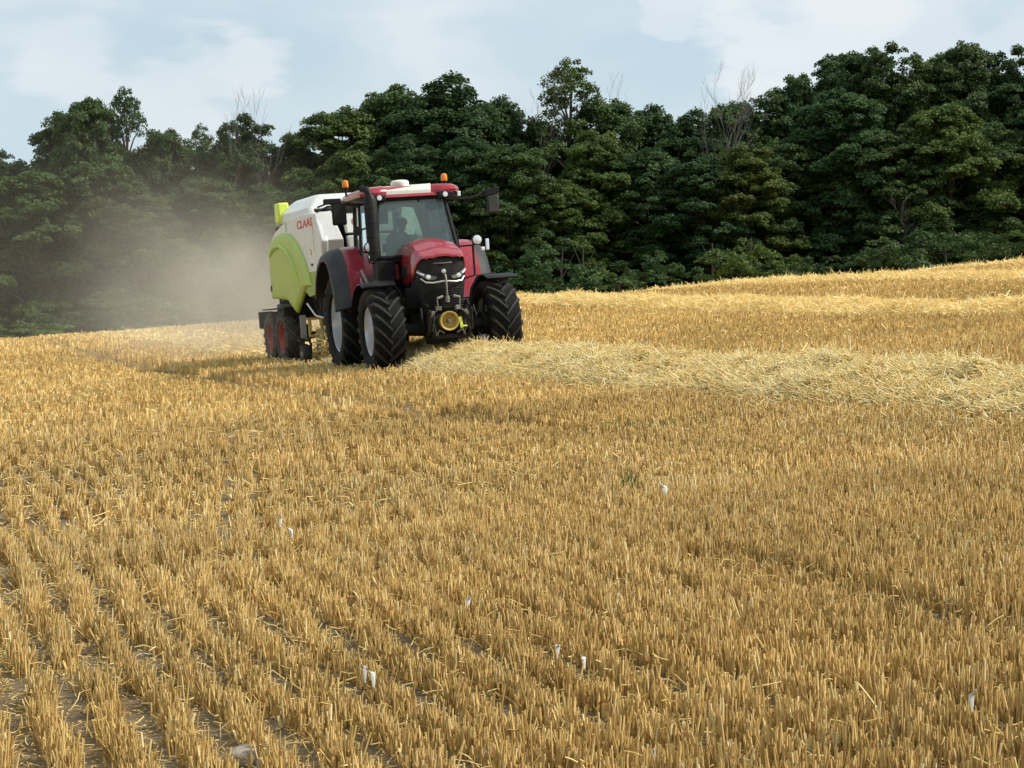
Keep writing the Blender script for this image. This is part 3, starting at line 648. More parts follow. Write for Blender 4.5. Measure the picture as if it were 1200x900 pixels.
# cab
A0, A1 = (-1.16, .78, 1.62), (-1.48, .67, 3.30)
B0, B1 = (-2.30, .90, 1.62), (-2.42, .82, 3.30)
C0, C1 = (-3.22, .80, 1.75), (-3.20, .74, 3.30)
def my(p, s): return (p[0], p[1] * s, p[2])
a = MB()
for s in (-1, 1):
    a.tube([my(A0, s), my((-1.26, .80, 2.3), s), my(A1, s)], [.055, .042, .042], 8); a.tube([my(B0, s), my(B1, s)], .035, 8); a.tube([my(C0, s), my(C1, s)], .045, 8)
    a.tube([my(A1, s), my(B1, s), my(C1, s)], .045, 8); a.tube([my(A0, s), my(B0, s), my(C0, s)], .05, 8)
a.tube([my(A1, -1), my(A1, 1)], .045, 8); a.tube([my(C1, -1), my(C1, 1)], .045, 8); a.tube([my(A0, -1), my(A0, 1)], .05, 8); a.tube([(-3.2, -.8, 2.0), (-3.2, .8, 2.0)], .05, 8)
a.build('cab_frame', M['black'], TR)
a = MB(); a.box((-2.15, 0, 1.48), (2.1, 1.60, .22)); a.box((-1.25, 0, 1.85), (.14, 1.36, .55)); a.box((-2.75, 0, 1.62), (.9, 1.5, .3)); a.box((-1.35, 0, 2.22), (.25, .6, .25)); a.build('cab_floor', M['dark'], TR, bevel=.02)
def pane(name, pts, th=.006):
    n_ = (Vector(pts[1]) - Vector(pts[0])).cross(Vector(pts[2]) - Vector(pts[0])).normalized() * th
    b = MB(); b.loft([pts, [tuple(Vector(p) + n_) for p in pts]]); return b.build(name, M['glass'], TR, smooth=False)
pane('windscreen', [(-1.17, -.74, 1.75), (-1.17, .74, 1.75), (-1.27, .76, 2.3), (-1.47, .64, 3.26), (-1.47, -.64, 3.26), (-1.27, -.76, 2.3)])
for s in (-1, 1):
    dr = pane('door_window', [my((-1.22, .80, 1.70), s), my((-2.27, .90, 1.70), s), my((-2.40, .825, 3.26), s), my((-1.52, .69, 3.26), s)])
    pane('quarter_window', [my((-2.36, .89, 2.0), s), my((-3.18, .80, 2.0), s), my((-3.18, .745, 3.26), s), my((-2.46, .82, 3.26), s)])
    b = MB(); b.tube([my((-1.34, .83, 2.0), s), my((-1.32, .87, 2.1), s), my((-1.36, .85, 2.6), s), my((-1.38, .80, 2.7), s)], .014, 6); b.build('grab_handle', M['black'], TR)
pane('rear_window', [(-3.2, -.74, 2.05), (-3.2, .74, 2.05), (-3.18, .69, 3.25), (-3.18, -.69, 3.25)])
a = MB(); a.tube([(-1.515, .13, 3.28), (-1.47, .28, 3.12), (-1.40, .50, 2.83)], .013, 6); a.tube([(-1.51, .10, 3.30), (-1.46, .16, 3.22)], .022, 6); a.build('wiper', M['black'], TR)
# interior
a = MB(); a.box((-2.55, .02, 1.95), (.5, .52, .16)); a.loft([[(-2.86 - z_ * .12, y_ * w_ + .02, 2.0 + z_) for y_ in (-1, 1)] + [(-2.74 - z_ * .12, y_ * w_ + .02, 2.0 + z_) for y_ in (1, -1)] for z_, w_ in ((0, .25), (.35, .26), (.6, .22), (.72, .13))]); a.box((-2.5, -.32, 2.15), (.4, .10, .08)); a.build('driver_seat', M['seat'], TR, bevel=.03)
a = MB(); a.tube([(-1.55, 0, 1.6), (-1.75, 0, 2.12)], .045, 8); a.loft([[(-1.80 + .20 * math.cos(t_) * .55 + c_ * .02 * math.cos(t_), .20 * math.sin(t_) + c_ * .02 * math.sin(t_), 2.16 - .20 * math.cos(t_) * -.45 + e_ * .02) for c_, e_ in ((1, 0), (0, 1), (-1, 0), (0, -1))] for t_ in [2 * math.pi * k / 24 for k in range(25)]], cap=False); a.build('steering_wheel', M['black'], TR)
a = MB(); a.box((-1.75, -.52, 2.98), (.06, .20, .26)); a.tube([(-1.70, -.55, 3.25), (-1.75, -.52, 3.0)], .015, 6); a.build('monitor', M['black'], TR, bevel=.01)
a = MB(); a.tube([(-1.9, -.5, 1.7), (-1.85, -.45, 2.3)], .02, 6); a.box((-1.84, -.44, 2.38), (.05, .22, .16)); a.build('control_console', M['black'], TR, bevel=.01)

# roof
def rr(x0, x1, w, z, c=.16, wf=None):
    wf = wf or w
    return [(x1 - c, -w, z), (x0 + c, -w, z), (x0, -w + c, z), (x0, w - c, z), (x0 + c, w, z), (x1 - c, w, z), (x1, w - c, z), (x1, -w + c, z)][::-1]
def roof_ring(z, ins, lift=0):
    # plan outline with the front corners standing forward of the dip between them
    w = .99 - ins; xr = -3.35 + ins; xf = -1.36 - ins
    half = [(xr, .75 * w), (xr + .14, w), (-2.4, w * 1.01), (xf - .18, w), (xf - .03, w - .10), (xf, w * .78), (xf - .02, w * .58), (xf - .10, w * .46), (xf - .12, w * .2)]
    return [(x, y, z) for x, y in half] + [(x, -y, z) for x, y in half[::-1]]
a = MB(); a.loft([roof_ring(3.27, .10), roof_ring(3.30, .03), roof_ring(3.385, .015)]); rl = a.build('roof_lining', M['black'], TR, ang=40)
a = MB(); a.loft([roof_ring(3.385, .0), roof_ring(3.44, -.012), roof_ring(3.50, .02), roof_ring(3.545, .09), roof_ring(3.56, .20)]); rf = a.build('roof', M['red'], TR, ang=32)
b = MB(); b.loft([[(-1.43, -.50, 3.465), (-1.43, .40, 3.465), (-1.56, .44, 3.59), (-2.5, .50, 3.62), (-2.5, -.58, 3.62), (-1.56, -.55, 3.59)], [(-1.43, -.50, 3.38), (-1.43, .40, 3.38), (-1.62, .44, 3.38), (-2.5, .50, 3.38), (-2.5, -.58, 3.38), (-1.62, -.55, 3.38)]]); b.build('roof_hatch', M['dome'], rf, bevel=.015)
b = MB(); b.loft([[(-1.40, -.60, 3.33), (-1.40, .56, 3.33), (-1.43, .56, 3.40), (-1.52, .52, 3.475), (-1.52, -.56, 3.475), (-1.43, -.60, 3.40)], [(-1.60, -.60, 3.33), (-1.60, .56, 3.33), (-1.60, .56, 3.40), (-1.60, .52, 3.475), (-1.60, -.56, 3.475), (-1.60, -.60, 3.40)]]); b.build('roof_visor', M['red'], rf, bevel=.012)
b = MB(); b.lathe([(.17, -.05), (.185, .01), (.175, .045), (.14, .07), (.06, .08), (.001, .082)], (-1.95, -.08, 3.62), 'z', 24); o_ = b.build('positioning_dome', M['dome'], TR)
for s in (-1, 1):
    b = MB(); b.box((-1.38, s * .68, 3.325), (.10, .30, .13)); wl = b.build('work_light', M['black'], TR, bevel=.02)
    b = MB(); b.lathe([(.001, .02), (.048, .018), (.052, 0), (.052, -.02)], (-1.325, s * .66, 3.335), 'x', 18); b.build('lens', M['lens'], wl)
b = MB(); b.box((-1.50, .98, 3.34), (.06, .07, .10)); b.build('side_marker', M['lens'], TR, bevel=.01)
for (bx, by, bz, st) in ((-2.9, -.96, 3.66, 3.36), (-2.2, .90, 3.64, 3.54)):
    b = MB(); b.tube([(bx, by, st), (bx, by, bz)], .022, 8); b.lathe([(.055, 0), (.06, .03)], (bx, by, bz - .02), 'z', 16); bc = b.build('beacon', M['black'], TR)
    b = MB(); b.lathe([(.058, 0), (.064, .02), (.062, .10), (.050, .135), (.02, .148), (.001, .15)], (bx, by, bz + .01), 'z', 20); b.build('lens', M['orange'], bc)
b = MB(); b.tube([(-2.9, -.96, 3.38), (-2.85, -.80, 3.36)], .03, 8); b.build('beacon_bracket', M['black'], TR)

# exhaust and air cleaner
a = MB(); a.tube([(-1.10, -.90, 2.12), (-1.10, -.90, 3.26), (-1.12, -.91, 3.36)], [.125, .13, .10], 20); ex = a.build('exhaust_pipe', M['black'], TR, ang=50)
b = MB(); b.tube([(-1.11, -.90, 3.32), (-1.12, -.92, 3.42), (-1.16, -.95, 3.49), (-1.26, -1.02, 3.53)], [.075, .068, .066, .064], 16); b.build('exhaust_tip', M['black'], ex)
for k in range(4):
    b = MB(); b.lathe([(.131, -.012), (.135, 0), (.131, .012)], (-1.10, -.90, 2.3 + .28 * k), 'z', 20); b.build('heat_shield_band', M['dark'], ex)
a = MB(); a.box((-1.05, -.74, 1.85), (.42, .36, .52)); a.box((-1.0, -.80, 1.50), (.5, .30, .4)); a.box((-.95, -.62, 2.16), (.25, .45, .08)); a.build('exhaust_housing', M['black'], TR, bevel=.03)
a = MB(); a.box((-.98, -.58, 1.86), (.05, .20, .26)); a.box((-.98, -.58, 2.01), (.06, .20, .04)); a.build('red_cover', M['red'], TR, bevel=.01)
# mirrors
for s, yo in ((-1, 0), (1, .08)):
    b = MB()
    if s < 0: b.tube([(-1.45, -.72, 3.24), (-1.42, -1.15, 3.26), (-1.40, -1.62, 3.30)], [.05, .04, .05], 8); b.box((-1.40, -1.58, 3.32), (.10, .34, .11)); b.box((-1.40, -1.80, 3.25), (.07, .16, .035), (.3, 0, 0))
    else: b.tube([(-1.45, .72, 3.22), (-1.42, 1.2, 3.24), (-1.40, 1.50, 3.32)], [.03, .025, .03], 8); b.box((-1.40, 1.62, 3.34), (.12, .30, .12), (.15, 0, 0))
    ma = b.build('mirror_arm', M['black'], TR, bevel=.015)
    b = MB(); b.box((-1.40, s * 1.46 if s < 0 else 1.64, 3.08 if s < 0 else 3.10), (.09, .28 if s < 0 else .24, .44 if s < 0 else .36)); mh = b.build('mirror', M['fender' if s > 0 else 'black'], ma, bevel=.03)
    b = MB(); b.box((-1.452, s * 1.46 if s < 0 else 1.64, 3.08 if s < 0 else 3.10), (.006, .18, .32)); b.build('mirror_glass', M['lens'], mh)
    b = MB(); b.tube([(-1.2, s * .82, 2.30), (-1.12, s * 1.10, 2.30)], .018, 6)
    if s < 0: b.tube([(-1.12, -1.0, 2.42), (-1.12, -1.0, 2.10), (-1.14, -.85, 2.05)], .018, 6)
    else: b.tube([(-1.12, 1.08, 2.32), (-1.12, 1.08, 1.72), (-1.15, .85, 1.66)], .022, 6); b.tube([(-1.12, 1.08, 2.32), (-1.14, 1.40, 2.30)], .018, 6)
    b.build('lamp_bracket', M['black'], TR)
for (x, y, z, r) in ((-1.07, -.99, 2.39, .095), (-1.07, -.96, 2.20, .070), (-1.07, 1.16, 2.40, .095)):
    b = MB(); b.lathe([(.03, -.12), (r * .8, -.09), (r + .012, -.02), (r + .012, .015)], (x, y, z), 'x', 20); wl = b.build('round_lamp', M['black'], TR)
    b = MB(); b.lathe([(r, .0), (r * .92, .024), (r * .5, .036), (.001, .04)], (x, y, z), 'x', 20); b.build('lens', M['lens'], wl)
b = MB(); b.box((-1.10, 1.37, 2.30), (.05, .07, .22)); b.box((-1.10, 1.27, 2.22), (.06, .08, .08)); b.build('indicator', M['lens'], TR, bevel=.015)
b = MB(); b.box((-1.55, .94, 2.03), (.04, .09, .10)); b.build('small_marker', M['lens'], TR, bevel=.01)
# small mirror on the right and tank steps
a = MB(); a.tube([(-1.5, -.92, 2.78), (-1.5, -1.05, 2.74)], .02, 6); a.lathe([(.02, -.03), (.09, -.01), (.09, .02), (.001, .03)], (-1.5, -1.10, 2.73), 'x', 16); a.build('wide_angle_mirror', M['black'], TR)
for s in (-1, 1):
    a = MB(); a.box((-1.55, s * .68, .98), (1.05, .42, .62)); tk = a.build('fuel_tank', M['black'], TR, bevel=.05)
    a = MB()
    for k in range(4): a.box((-1.45 - .02 * k, s * (1.02 - .02 * k), .48 + k * .27), (.36, .22, .035))
    a.box((-1.64, s * 1.0, .88), (.03, .20, .86)); a.box((-1.26, s * 1.0, .88), (.03, .20, .86)); a.build('step', M['dark'], TR, bevel=.006)
    a = MB(); a.tube([(-1.75, s * .98, 1.5), (-2.1, s * 1.0, 1.9)], .02, 6); a.tube([(-1.50, s * .92, 1.55), (-1.88, s * 1.0, 1.98)], .030, 6, flat=.4); a.build('fender_strut', M['lgrey'], TR)

# driver
DR = MT @ Matrix.Translation((-2.52, .02, 2.0))
def skinned(name, verts, edges, radii, mat, parent=None, root=0, sub=2):
    me = bpy.data.meshes.new(name); me.from_pydata(verts, edges, []); o = bpy.data.objects.new(name, me); COL.objects.link(o)
    md = o.modifiers.new('skin', 'SKIN'); md.use_smooth_shade = True
    for i, r in enumerate(radii): me.skin_vertices[0].data[i].radius = (r, r) if not isinstance(r, tuple) else r
    me.skin_vertices[0].data[root].use_root = True
    sb = o.modifiers.new('sub', 'SUBSURF'); sb.levels = sub; sb.render_levels = sub
    dg = bpy.context.evaluated_depsgraph_get(); m2_ = bpy.data.meshes.new_from_object(o.evaluated_get(dg)); bpy.data.objects.remove(o)
    m2_.materials.clear(); m2_.materials.append(mat); m2_.name = name; m2_.polygons.foreach_set('use_smooth', [True] * len(m2_.polygons))
    o = bpy.data.objects.new(name, m2_); COL.objects.link(o); o.parent = parent
    return o
V = [(0, 0, .10), (0, 0, .28), (.02, 0, .45), (.03, 0, .60), (.05, 0, .69), (.08, 0, .80), (.09, 0, .89),
     (.04, .20, .56), (.16, .25, .33), (.42, .16, .26), (.50, .14, .27), (.04, -.20, .56), (.16, -.25, .33), (.42, -.16, .26), (.50, -.14, .27),
     (.20, .11, .08), (.46, .13, .08), (.55, .13, -.30), (.66, .13, -.34), (.20, -.11, .08), (.46, -.13, .08), (.55, -.13, -.30), (.66, -.13, -.34)]
E_ = [(0, 1), (1, 2), (2, 3), (3, 4), (4, 5), (5, 6), (3, 7), (7, 8), (8, 9), (9, 10), (3, 11), (11, 12), (12, 13), (13, 14), (0, 15), (15, 16), (16, 17), (17, 18), (0, 19), (19, 20), (20, 21), (21, 22)]
RD = [.16, (.15, .17), (.15, .18), (.11, .13), .055, .095, .085, .075, .055, .038, .035, .075, .055, .038, .035, .09, .07, .05, .04, .09, .07, .05, .04]
PR = empty('person', DR, 'driver in a dark shirt sitting behind the windscreen of the tractor', 'person')
skinned('body', V, E_, RD, M['skin'], PR)
skinned('shirt', [V[i] for i in (0, 1, 2, 3, 7, 8, 11, 12)], [(0, 1), (1, 2), (2, 3), (3, 4), (4, 5), (3, 6), (6, 7)], [.175, (.168, .19), (.17, .20), (.12, .145), .10, .075, .10, .075], M['shirt'], PR)
skinned('trousers', [V[i] for i in (0, 15, 16, 17, 19, 20, 21)], [(0, 1), (1, 2), (2, 3), (0, 4), (4, 5), (5, 6)], [.17, .105, .085, .062, .105, .085, .062], M['hair'], PR)
b = MB(); b.lathe([(.112, -.02), (.115, .04), (.10, .09), (.06, .12), (.001, .13)], (.075, 0, .86), 'z', 20); b.box((.20, 0, .865), (.12, .16, .015)); b.build('cap', M['hair'], PR)
b = MB()
for s in (-1, 1): b.box((.170, s * .036, .835), (.02, .025, .012))
b.loft([[(.165, -.014, .80), (.165, .014, .80), (.17, 0, .835)], [(.192, -.008, .80), (.192, .008, .80), (.18, 0, .83)]]); b.box((.168, 0, .775), (.015, .045, .008)); b.build('face', M['skin'], PR)

# ------------------------------------------------------------------ baler
BA = empty('square_baler', MBL, 'white and lime green square baler with red lettering and red wheel rims behind the tractor', 'baler')
for s in (-1, 1):
    for x in (.06, -1.17):
        wheel(BA, x, s * 1.11, .60, .36, .46, 17, s, M['btyre'], M['redrim'], 'wheel')
SIDE = [(-1.22, 1.50), (-1.24, 2.2), (-1.18, 2.78), (-.95, 2.93), (-.54, 3.06), (.2, 3.18), (1.0, 3.25), (2.2, 3.285), (3.20, 3.24), (3.50, 2.93), (3.72, 2.62), (3.62, 2.30), (3.40, 2.0), (3.20, 1.70), (2.3, 1.62), (1.2, 1.60)]
for s in (-1, 1):
    a = MB(); a.loft([[(x, s * .98, z) for x, z in SIDE], [(x, s * 1.09, z) for x, z in SIDE], [(x * .995 + .006, s * 1.125, z * .99 + .024) for x, z in SIDE]]); sp = a.build('side_panel', M['white'], BA, bevel=.015)
    for nm, c_, d_, mt in (('panel_seam', (.55, 1.128, 3.10), (.012, .008, .22), 'dark'), ('panel_seam', (3.02, 1.128, 2.72), (.010, .008, .62), 'lgrey'), ('latch', (2.75, 1.135, 2.15), (.12, .02, .05), 'black'), ('latch', (-1.05, 1.215, 1.75), (.05, .02, .14), 'black'), ('warning_decal', (2.72, 1.128, 2.42), (.10, .006, .13), 'yellow'), ('side_reflector', (3.15, 1.14, 1.80), (.12, .01, .05), 'orange')):
        a = MB(); a.box((c_[0], s * c_[1], c_[2]), d_); a.build(nm, M[mt], sp, bevel=.002)
    # wrap-round front corner panels: white facet above, grey facet below
    Q = [(3.22, 1.115, 3.235), (3.70, 1.08, 2.62), (3.62, .62, 2.63), (3.42, .80, 3.26)]
    a = MB(); a.loft([[(x, s * y, z) for x, y, z in Q], [(x - .12, s * (y - .03), z) for x, y, z in Q]]); a.build('front_corner_panel', M['white'], BA, bevel=.01)
    Q = [(3.70, 1.078, 2.615), (3.35, 1.10, 1.75), (3.30, .60, 1.75), (3.615, .615, 2.625)]
    a = MB(); a.loft([[(x, s * y, z) for x, y, z in Q], [(x - .12, s * (y - .03), z) for x, y, z in Q]]); a.build('front_lower_panel', M['lgrey'], BA, bevel=.01)
    G = [(-1.25, 1.52), (-1.26, 2.2), (-1.22, 2.70), (-1.0, 2.82), (-.5, 2.935), (.2, 2.985), (.85, 2.93), (1.35, 2.78), (1.75, 2.58), (2.15, 2.30), (2.45, 1.98), (2.62, 1.70), (2.10, 1.68), (1.62, 1.42), (1.12, 1.14), (.75, 1.28), (.38, 1.44), (-.5, 1.49)]
    cx_, cz_ = .5, 2.1
    sh = lambda k, y: [(cx_ + (x - cx_) * k, s * y, cz_ + (z - cz_) * k) for x, z in G]
    a = MB(); a.loft([sh(1, 1.10), sh(1, 1.15), sh(.975, 1.175), sh(.90, 1.20), sh(.80, 1.205)]); gp = a.build('green_side_panel', M['green'], BA, ang=25)
    a = MB(); a.tube([(-1.0, s * 1.212, 2.50), (-.5, s * 1.212, 2.66), (.1, s * 1.212, 2.70), (.7, s * 1.212, 2.58), (1.2, s * 1.212, 2.32), (1.6, s * 1.205, 1.98), (1.75, s * 1.19, 1.68)], [.02, .05, .055, .055, .05, .04, .02], 8, flat=1); a.build('pressed_ridge', M['green'], gp)
    G2 = [(1.9, 1.62), (2.62, 1.72), (2.45, 2.0), (3.36, 2.0), (3.32, 1.66), (2.9, 1.50), (2.3, 1.46)]
    a = MB(); a.prism(G2, 'y', s * 1.0, s * 1.135); a.build('lower_green_panel', M['dgreen'], BA, bevel=.01)
# upper hood
a = MB()
def hr(z, x0, x1, w, c): return [(x0 + c, -w, z), (x1 - c, -w, z), (x1, -w + c, z), (x1, w - c, z), (x1 - c, w, z), (x0 + c, w, z), (x0, w - c, z), (x0, -w + c, z)]
a.loft([hr(3.22, -1.05, 2.25, .98, .06), hr(3.42, -.95, 2.15, .97, .06), hr(3.62, -.55, 1.95, .78, .08), hr(3.72, -.3, 1.80, .66, .10)]); a.build('top_cover', M['white'], BA, bevel=.015)
a = MB(); a.box((2.9, 0, 3.24), (1.2, 1.3, .10)); a.tube([(2.4, -.9, 3.34), (2.4, .9, 3.34)], .04, 8); a.tube([(2.4, -.85, 3.30), (3.2, -.80, 3.36), (3.45, -.5, 3.34)], .025, 8); a.build('knotter_cover', M['dark'], BA, bevel=.02)
a = MB(); a.box((-.62, -.92, 3.48), (.42, .26, .46)); yb = a.build('twine_box', M['ylw'], BA, bevel=.04)
# central front: white panels, frame
a = MB(); a.loft([[(3.46, -.55, 3.26), (3.46, .55, 3.26), (3.60, .52, 2.75), (3.60, -.52, 2.75)], [(3.30, -.55, 3.26), (3.30, .55, 3.26), (3.42, .52, 2.75), (3.42, -.52, 2.75)]]); a.build('front_hood', M['white'], BA, bevel=.02)
a = MB(); a.loft([[(3.60, -.52, 2.70), (3.60, .52, 2.70), (3.52, .44, 2.05), (3.52, -.44, 2.05)], [(3.42, -.52, 2.70), (3.42, .52, 2.70), (3.34, .44, 2.05), (3.34, -.44, 2.05)]]); a.build('front_guard', M['white'], BA, bevel=.03)
a = MB(); a.box((.9, 0, 2.3), (4.3, 1.92, 1.75)); a.box((.6, 0, 1.30), (4.6, 1.36, .55)); a.box((-1.3, 0, 2.0), (.10, 1.96, 1.5)); a.box((2.6, 0, 1.15), (1.5, 1.7, .7))
for s in (-1, 1): a.box((-.55, s * .95, 1.28), (2.0, .10, .20)); a.box((2.9, s * .86, 1.45), (.9, .10, .5))
a.build('bale_chamber', M['dark'], BA, bevel=.02)
a = MB()
a.tube([(3.2, -.5, 1.05), (4.6, -.12, .80), (5.25, 0, .62)], [.10, .10, .07], 8); a.tube([(3.2, .5, 1.05), (4.6, .12, .80), (5.25, 0, .62)], [.10, .10, .07], 8); a.box((5.2, 0, .60), (.3, .14, .12)); a.tube([(4.9, .02, .95), (3.4, .0, 1.20)], .06, 10); a.build('drawbar', M['olive'], BA, bevel=.01)
a = MB(); a.tube([(-.0 - .55, -.85, .62), (-.0 - .55, .85, .62)], .07, 10)
for x in (.06, -1.17): a.tube([(x, -1.0, .60), (x, 1.0, .60)], .075, 12)
for s in (-1, 1): a.box((-.55, s * .70, .78), (1.5, .10, .18)); a.box((-.55, s * .7, 1.0), (.2, .12, .4))
a.build('tandem_axle', M['dark'], BA, bevel=.01)
for s in (-1, 1):
    a = MB(); a.box((-.55, s * 1.12, 1.27), (2.3, .42, .03)); a.box((.55, s * 1.12, 1.18), (.05, .42, .22)); a.build('mudguard', M['dark'], BA, bevel=.01)
    a = MB(); a.box((-1.75, s * 1.24, 1.03), (.10, .34, .40)); lb = a.build('rear_light_board', M['dark'], BA, bevel=.02)
    a = MB(); a.box((-1.70, s * .98, 1.12), (.4, .5, .05)); a.build('board_arm', M['dark'], lb)
    # gauge wheel
    gw = bpy.data.objects.new('gauge_wheel', None); COL.objects.link(gw); gw.parent = BA; gw.location = (2.62, s * 1.40, .22)
    a = MB(); a.lathe([(.10, -.085), (.20, -.09), (.225, -.05), (.23, 0), (.225, .05), (.20, .09), (.10, .085)], (0, 0, 0), 'y', 24); a.build('tyre', M['tyre'], gw)
    a = MB(); a.lathe([(.001, -.095), (.06, -.095), (.10, -.07), (.10, .07), (.06, .095), (.001, .095)], (0, 0, 0), 'y', 16); a.build('rim', M['steel'], gw)
    a = MB(); a.tube([(0, s * -.12, 0), (-.02, s * -.14, .22), (.0, s * -.10, .30), (.15, s * -.15, .45)], .03, 8); a.box((.0, 0, .30), (.20, .24, .05)); a.build('fork', M['dark'], gw)
    a = MB(); a.box((2.45, s * 1.36, .82), (.04, .13, .50)); a.build('guard_strap', M['lgrey'], BA, bevel=.006)
    a = MB(); a.box((2.72, s * 1.20, .98), (.06, .30, .05)); a.box((2.72, s * 1.28, .78), (.06, .07, .40)); a.box((2.74, s * 1.15, .62), (.06, .34, .06)); a.box((2.75, s * 1.02, .80), (.06, .06, .40)); a.build('pickup_frame', M['yellow'], BA, bevel=.008)
    a = MB(); a.tube([(2.7, s * 1.30, 1.32), (2.85, s * 1.16, 1.04), (3.1, s * 1.05, .98)], .022, 8); a.build('support_arm', M['silver'], BA)
    a = MB()
    for k in range(5): a.tube([(2.2 + .25 * k, s * (1.05 - .05 * k), 1.62), (2.3 + .22 * k, s * 1.0, 1.25 - .06 * k), (2.6 + .2 * k, s * .95, .95)], .016, 6)
    a.build('hose', M['black'], BA)
# pickup reel with tines
a = MB(); a.lathe([(.24, -1.05), (.24, 1.05)], (2.85, 0, .42), 'y', 20)
for k in range(22):
    y = -1.02 + k * .097
    for j in range(5):
        aa = 2 * math.pi * j / 5 + k * .35; a.tube([(2.85 + .22 * math.cos(aa), y, .42 + .22 * math.sin(aa)), (2.85 + .40 * math.cos(aa + .2), y, .42 + .40 * math.sin(aa + .2))], .006, 4)
a.box((2.85, -1.10, .50), (.60, .04, .50)); a.box((2.85, 1.10, .50), (.60, .04, .50)); a.build('pickup_reel', M['olive'], BA)
# bale chute
a = MB(); a.box((-1.75, 0, 1.05), (.9, 1.15, .08)); a.box((-1.4, 0, 1.45), (.3, 1.25, .9)); a.build('bale_chute', M['dark'], BA, bevel=.01)
# lettering
def lettering(txt, size, mat4, parent):
    cu = bpy.data.curves.new('lettering', 'FONT'); cu.body = txt; cu.size = size; cu.extrude = .004; cu.offset = size * .022; cu.align_x = 'CENTER'; cu.align_y = 'CENTER'; cu.space_character = .98
    o = bpy.data.objects.new('lettering', cu); COL.objects.link(o)
    dg = bpy.context.evaluated_depsgraph_get(); me = bpy.data.meshes.new_from_object(o.evaluated_get(dg)); bpy.data.objects.remove(o); me.materials.clear(); me.materials.append(M['logo'])
    o = bpy.data.objects.new('lettering', me); COL.objects.link(o); o.parent = parent; o.matrix_local = mat4; return o
# readable from the right side: text x runs towards the front of the machine
def side_m(p, s):
    X = Vector((1, 0, 0)) if s < 0 else Vector((-1, 0, 0)); Z = Vector((0, s, 0)); Y = Z.cross(X); return Matrix(((X.x, Y.x, Z.x, p[0]), (X.y, Y.y, Z.y, p[1]), (X.z, Y.z, Z.z, p[2]), (0, 0, 0, 1)))
for s in (-1, 1): lettering('CLAAS', .40, side_m((2.32, s * 1.128, 3.06), s) @ Matrix.Rotation(R_(.5), 4, 'Z') @ Matrix.Diagonal((1.2, .62, 1, 1)), BA)
Xv, Nv = Vector((0, 1, 0)), Vector((1, 0, .27)).normalized(); Yv = Nv.cross(Xv)
lettering('CLAAS', .26, Matrix(((Xv.x, Yv.x, Nv.x, 3.545), (Xv.y, Yv.y, Nv.y, 0), (Xv.z, Yv.z, Nv.z, 3.0), (0, 0, 0, 1))), BA)
# straw hanging in the pickup
n_ = 1500; px = rng.uniform(2.45, 3.6, n_); py = rng.uniform(-1.15, 1.0, n_); pz = rng.uniform(.05, .75, n_) * (1 - np.abs(px - 2.9) * .6)
V_, F_, T_ = straws(px, py, pz, rng.uniform(.2, .5, n_), rng.uniform(.012, .024, n_), rng.normal(.5, .6, n_), .45 + rng.normal(0, .2, n_), 2, 3)
o_ = link(fast_mesh('gathered_straw', V_, F_, M['straw'], T_), parent=None); o_.matrix_world = MBL; tag(o_, kind='stuff')

# ------------------------------------------------------------------ the wood behind the crest
def limb_mesh(name, segs, mat):
    b = MB()
    for path, rad in segs: b.tube(path, rad, 7 if rad[0] > .06 else 4, cap=False)
    o = b.build(name, mat); me = o.data; bpy.data.objects.remove(o); return me
def grow_dead(seed, hgt, spread, depth=4):
    r = random.Random(seed); segs = []
    def br(p, d, ln, rad, k):
        path = [p]; rr = [rad]; n_ = 5
        for i in range(n_):
            d = (d + Vector((r.gauss(0, .10), r.gauss(0, .10), .05))).normalized(); p = p + d * ln / n_; path.append(p); rr.append(rad * (1 - .8 * (i + 1) / n_))
            if k < depth and i >= (2 if k == 0 else 0):
                for _ in range(2 if k < 1 else 1):
                    if r.random() < .85:
                        az = r.uniform(0, 6.28); t_ = r.uniform(.35, .8) * spread
                        nd = (d * math.cos(t_) + Vector((math.cos(az), math.sin(az), .2)) * math.sin(t_)).normalized()
                        br(p, nd, ln * r.uniform(.35, .6), rr[-1] * .6 + .006, k + 1)
        segs.append((path, rr))
    br(Vector((0, 0, 0)), Vector((r.gauss(0, .03), r.gauss(0, .03), 1)), hgt, hgt * .017, 0)
    return segs
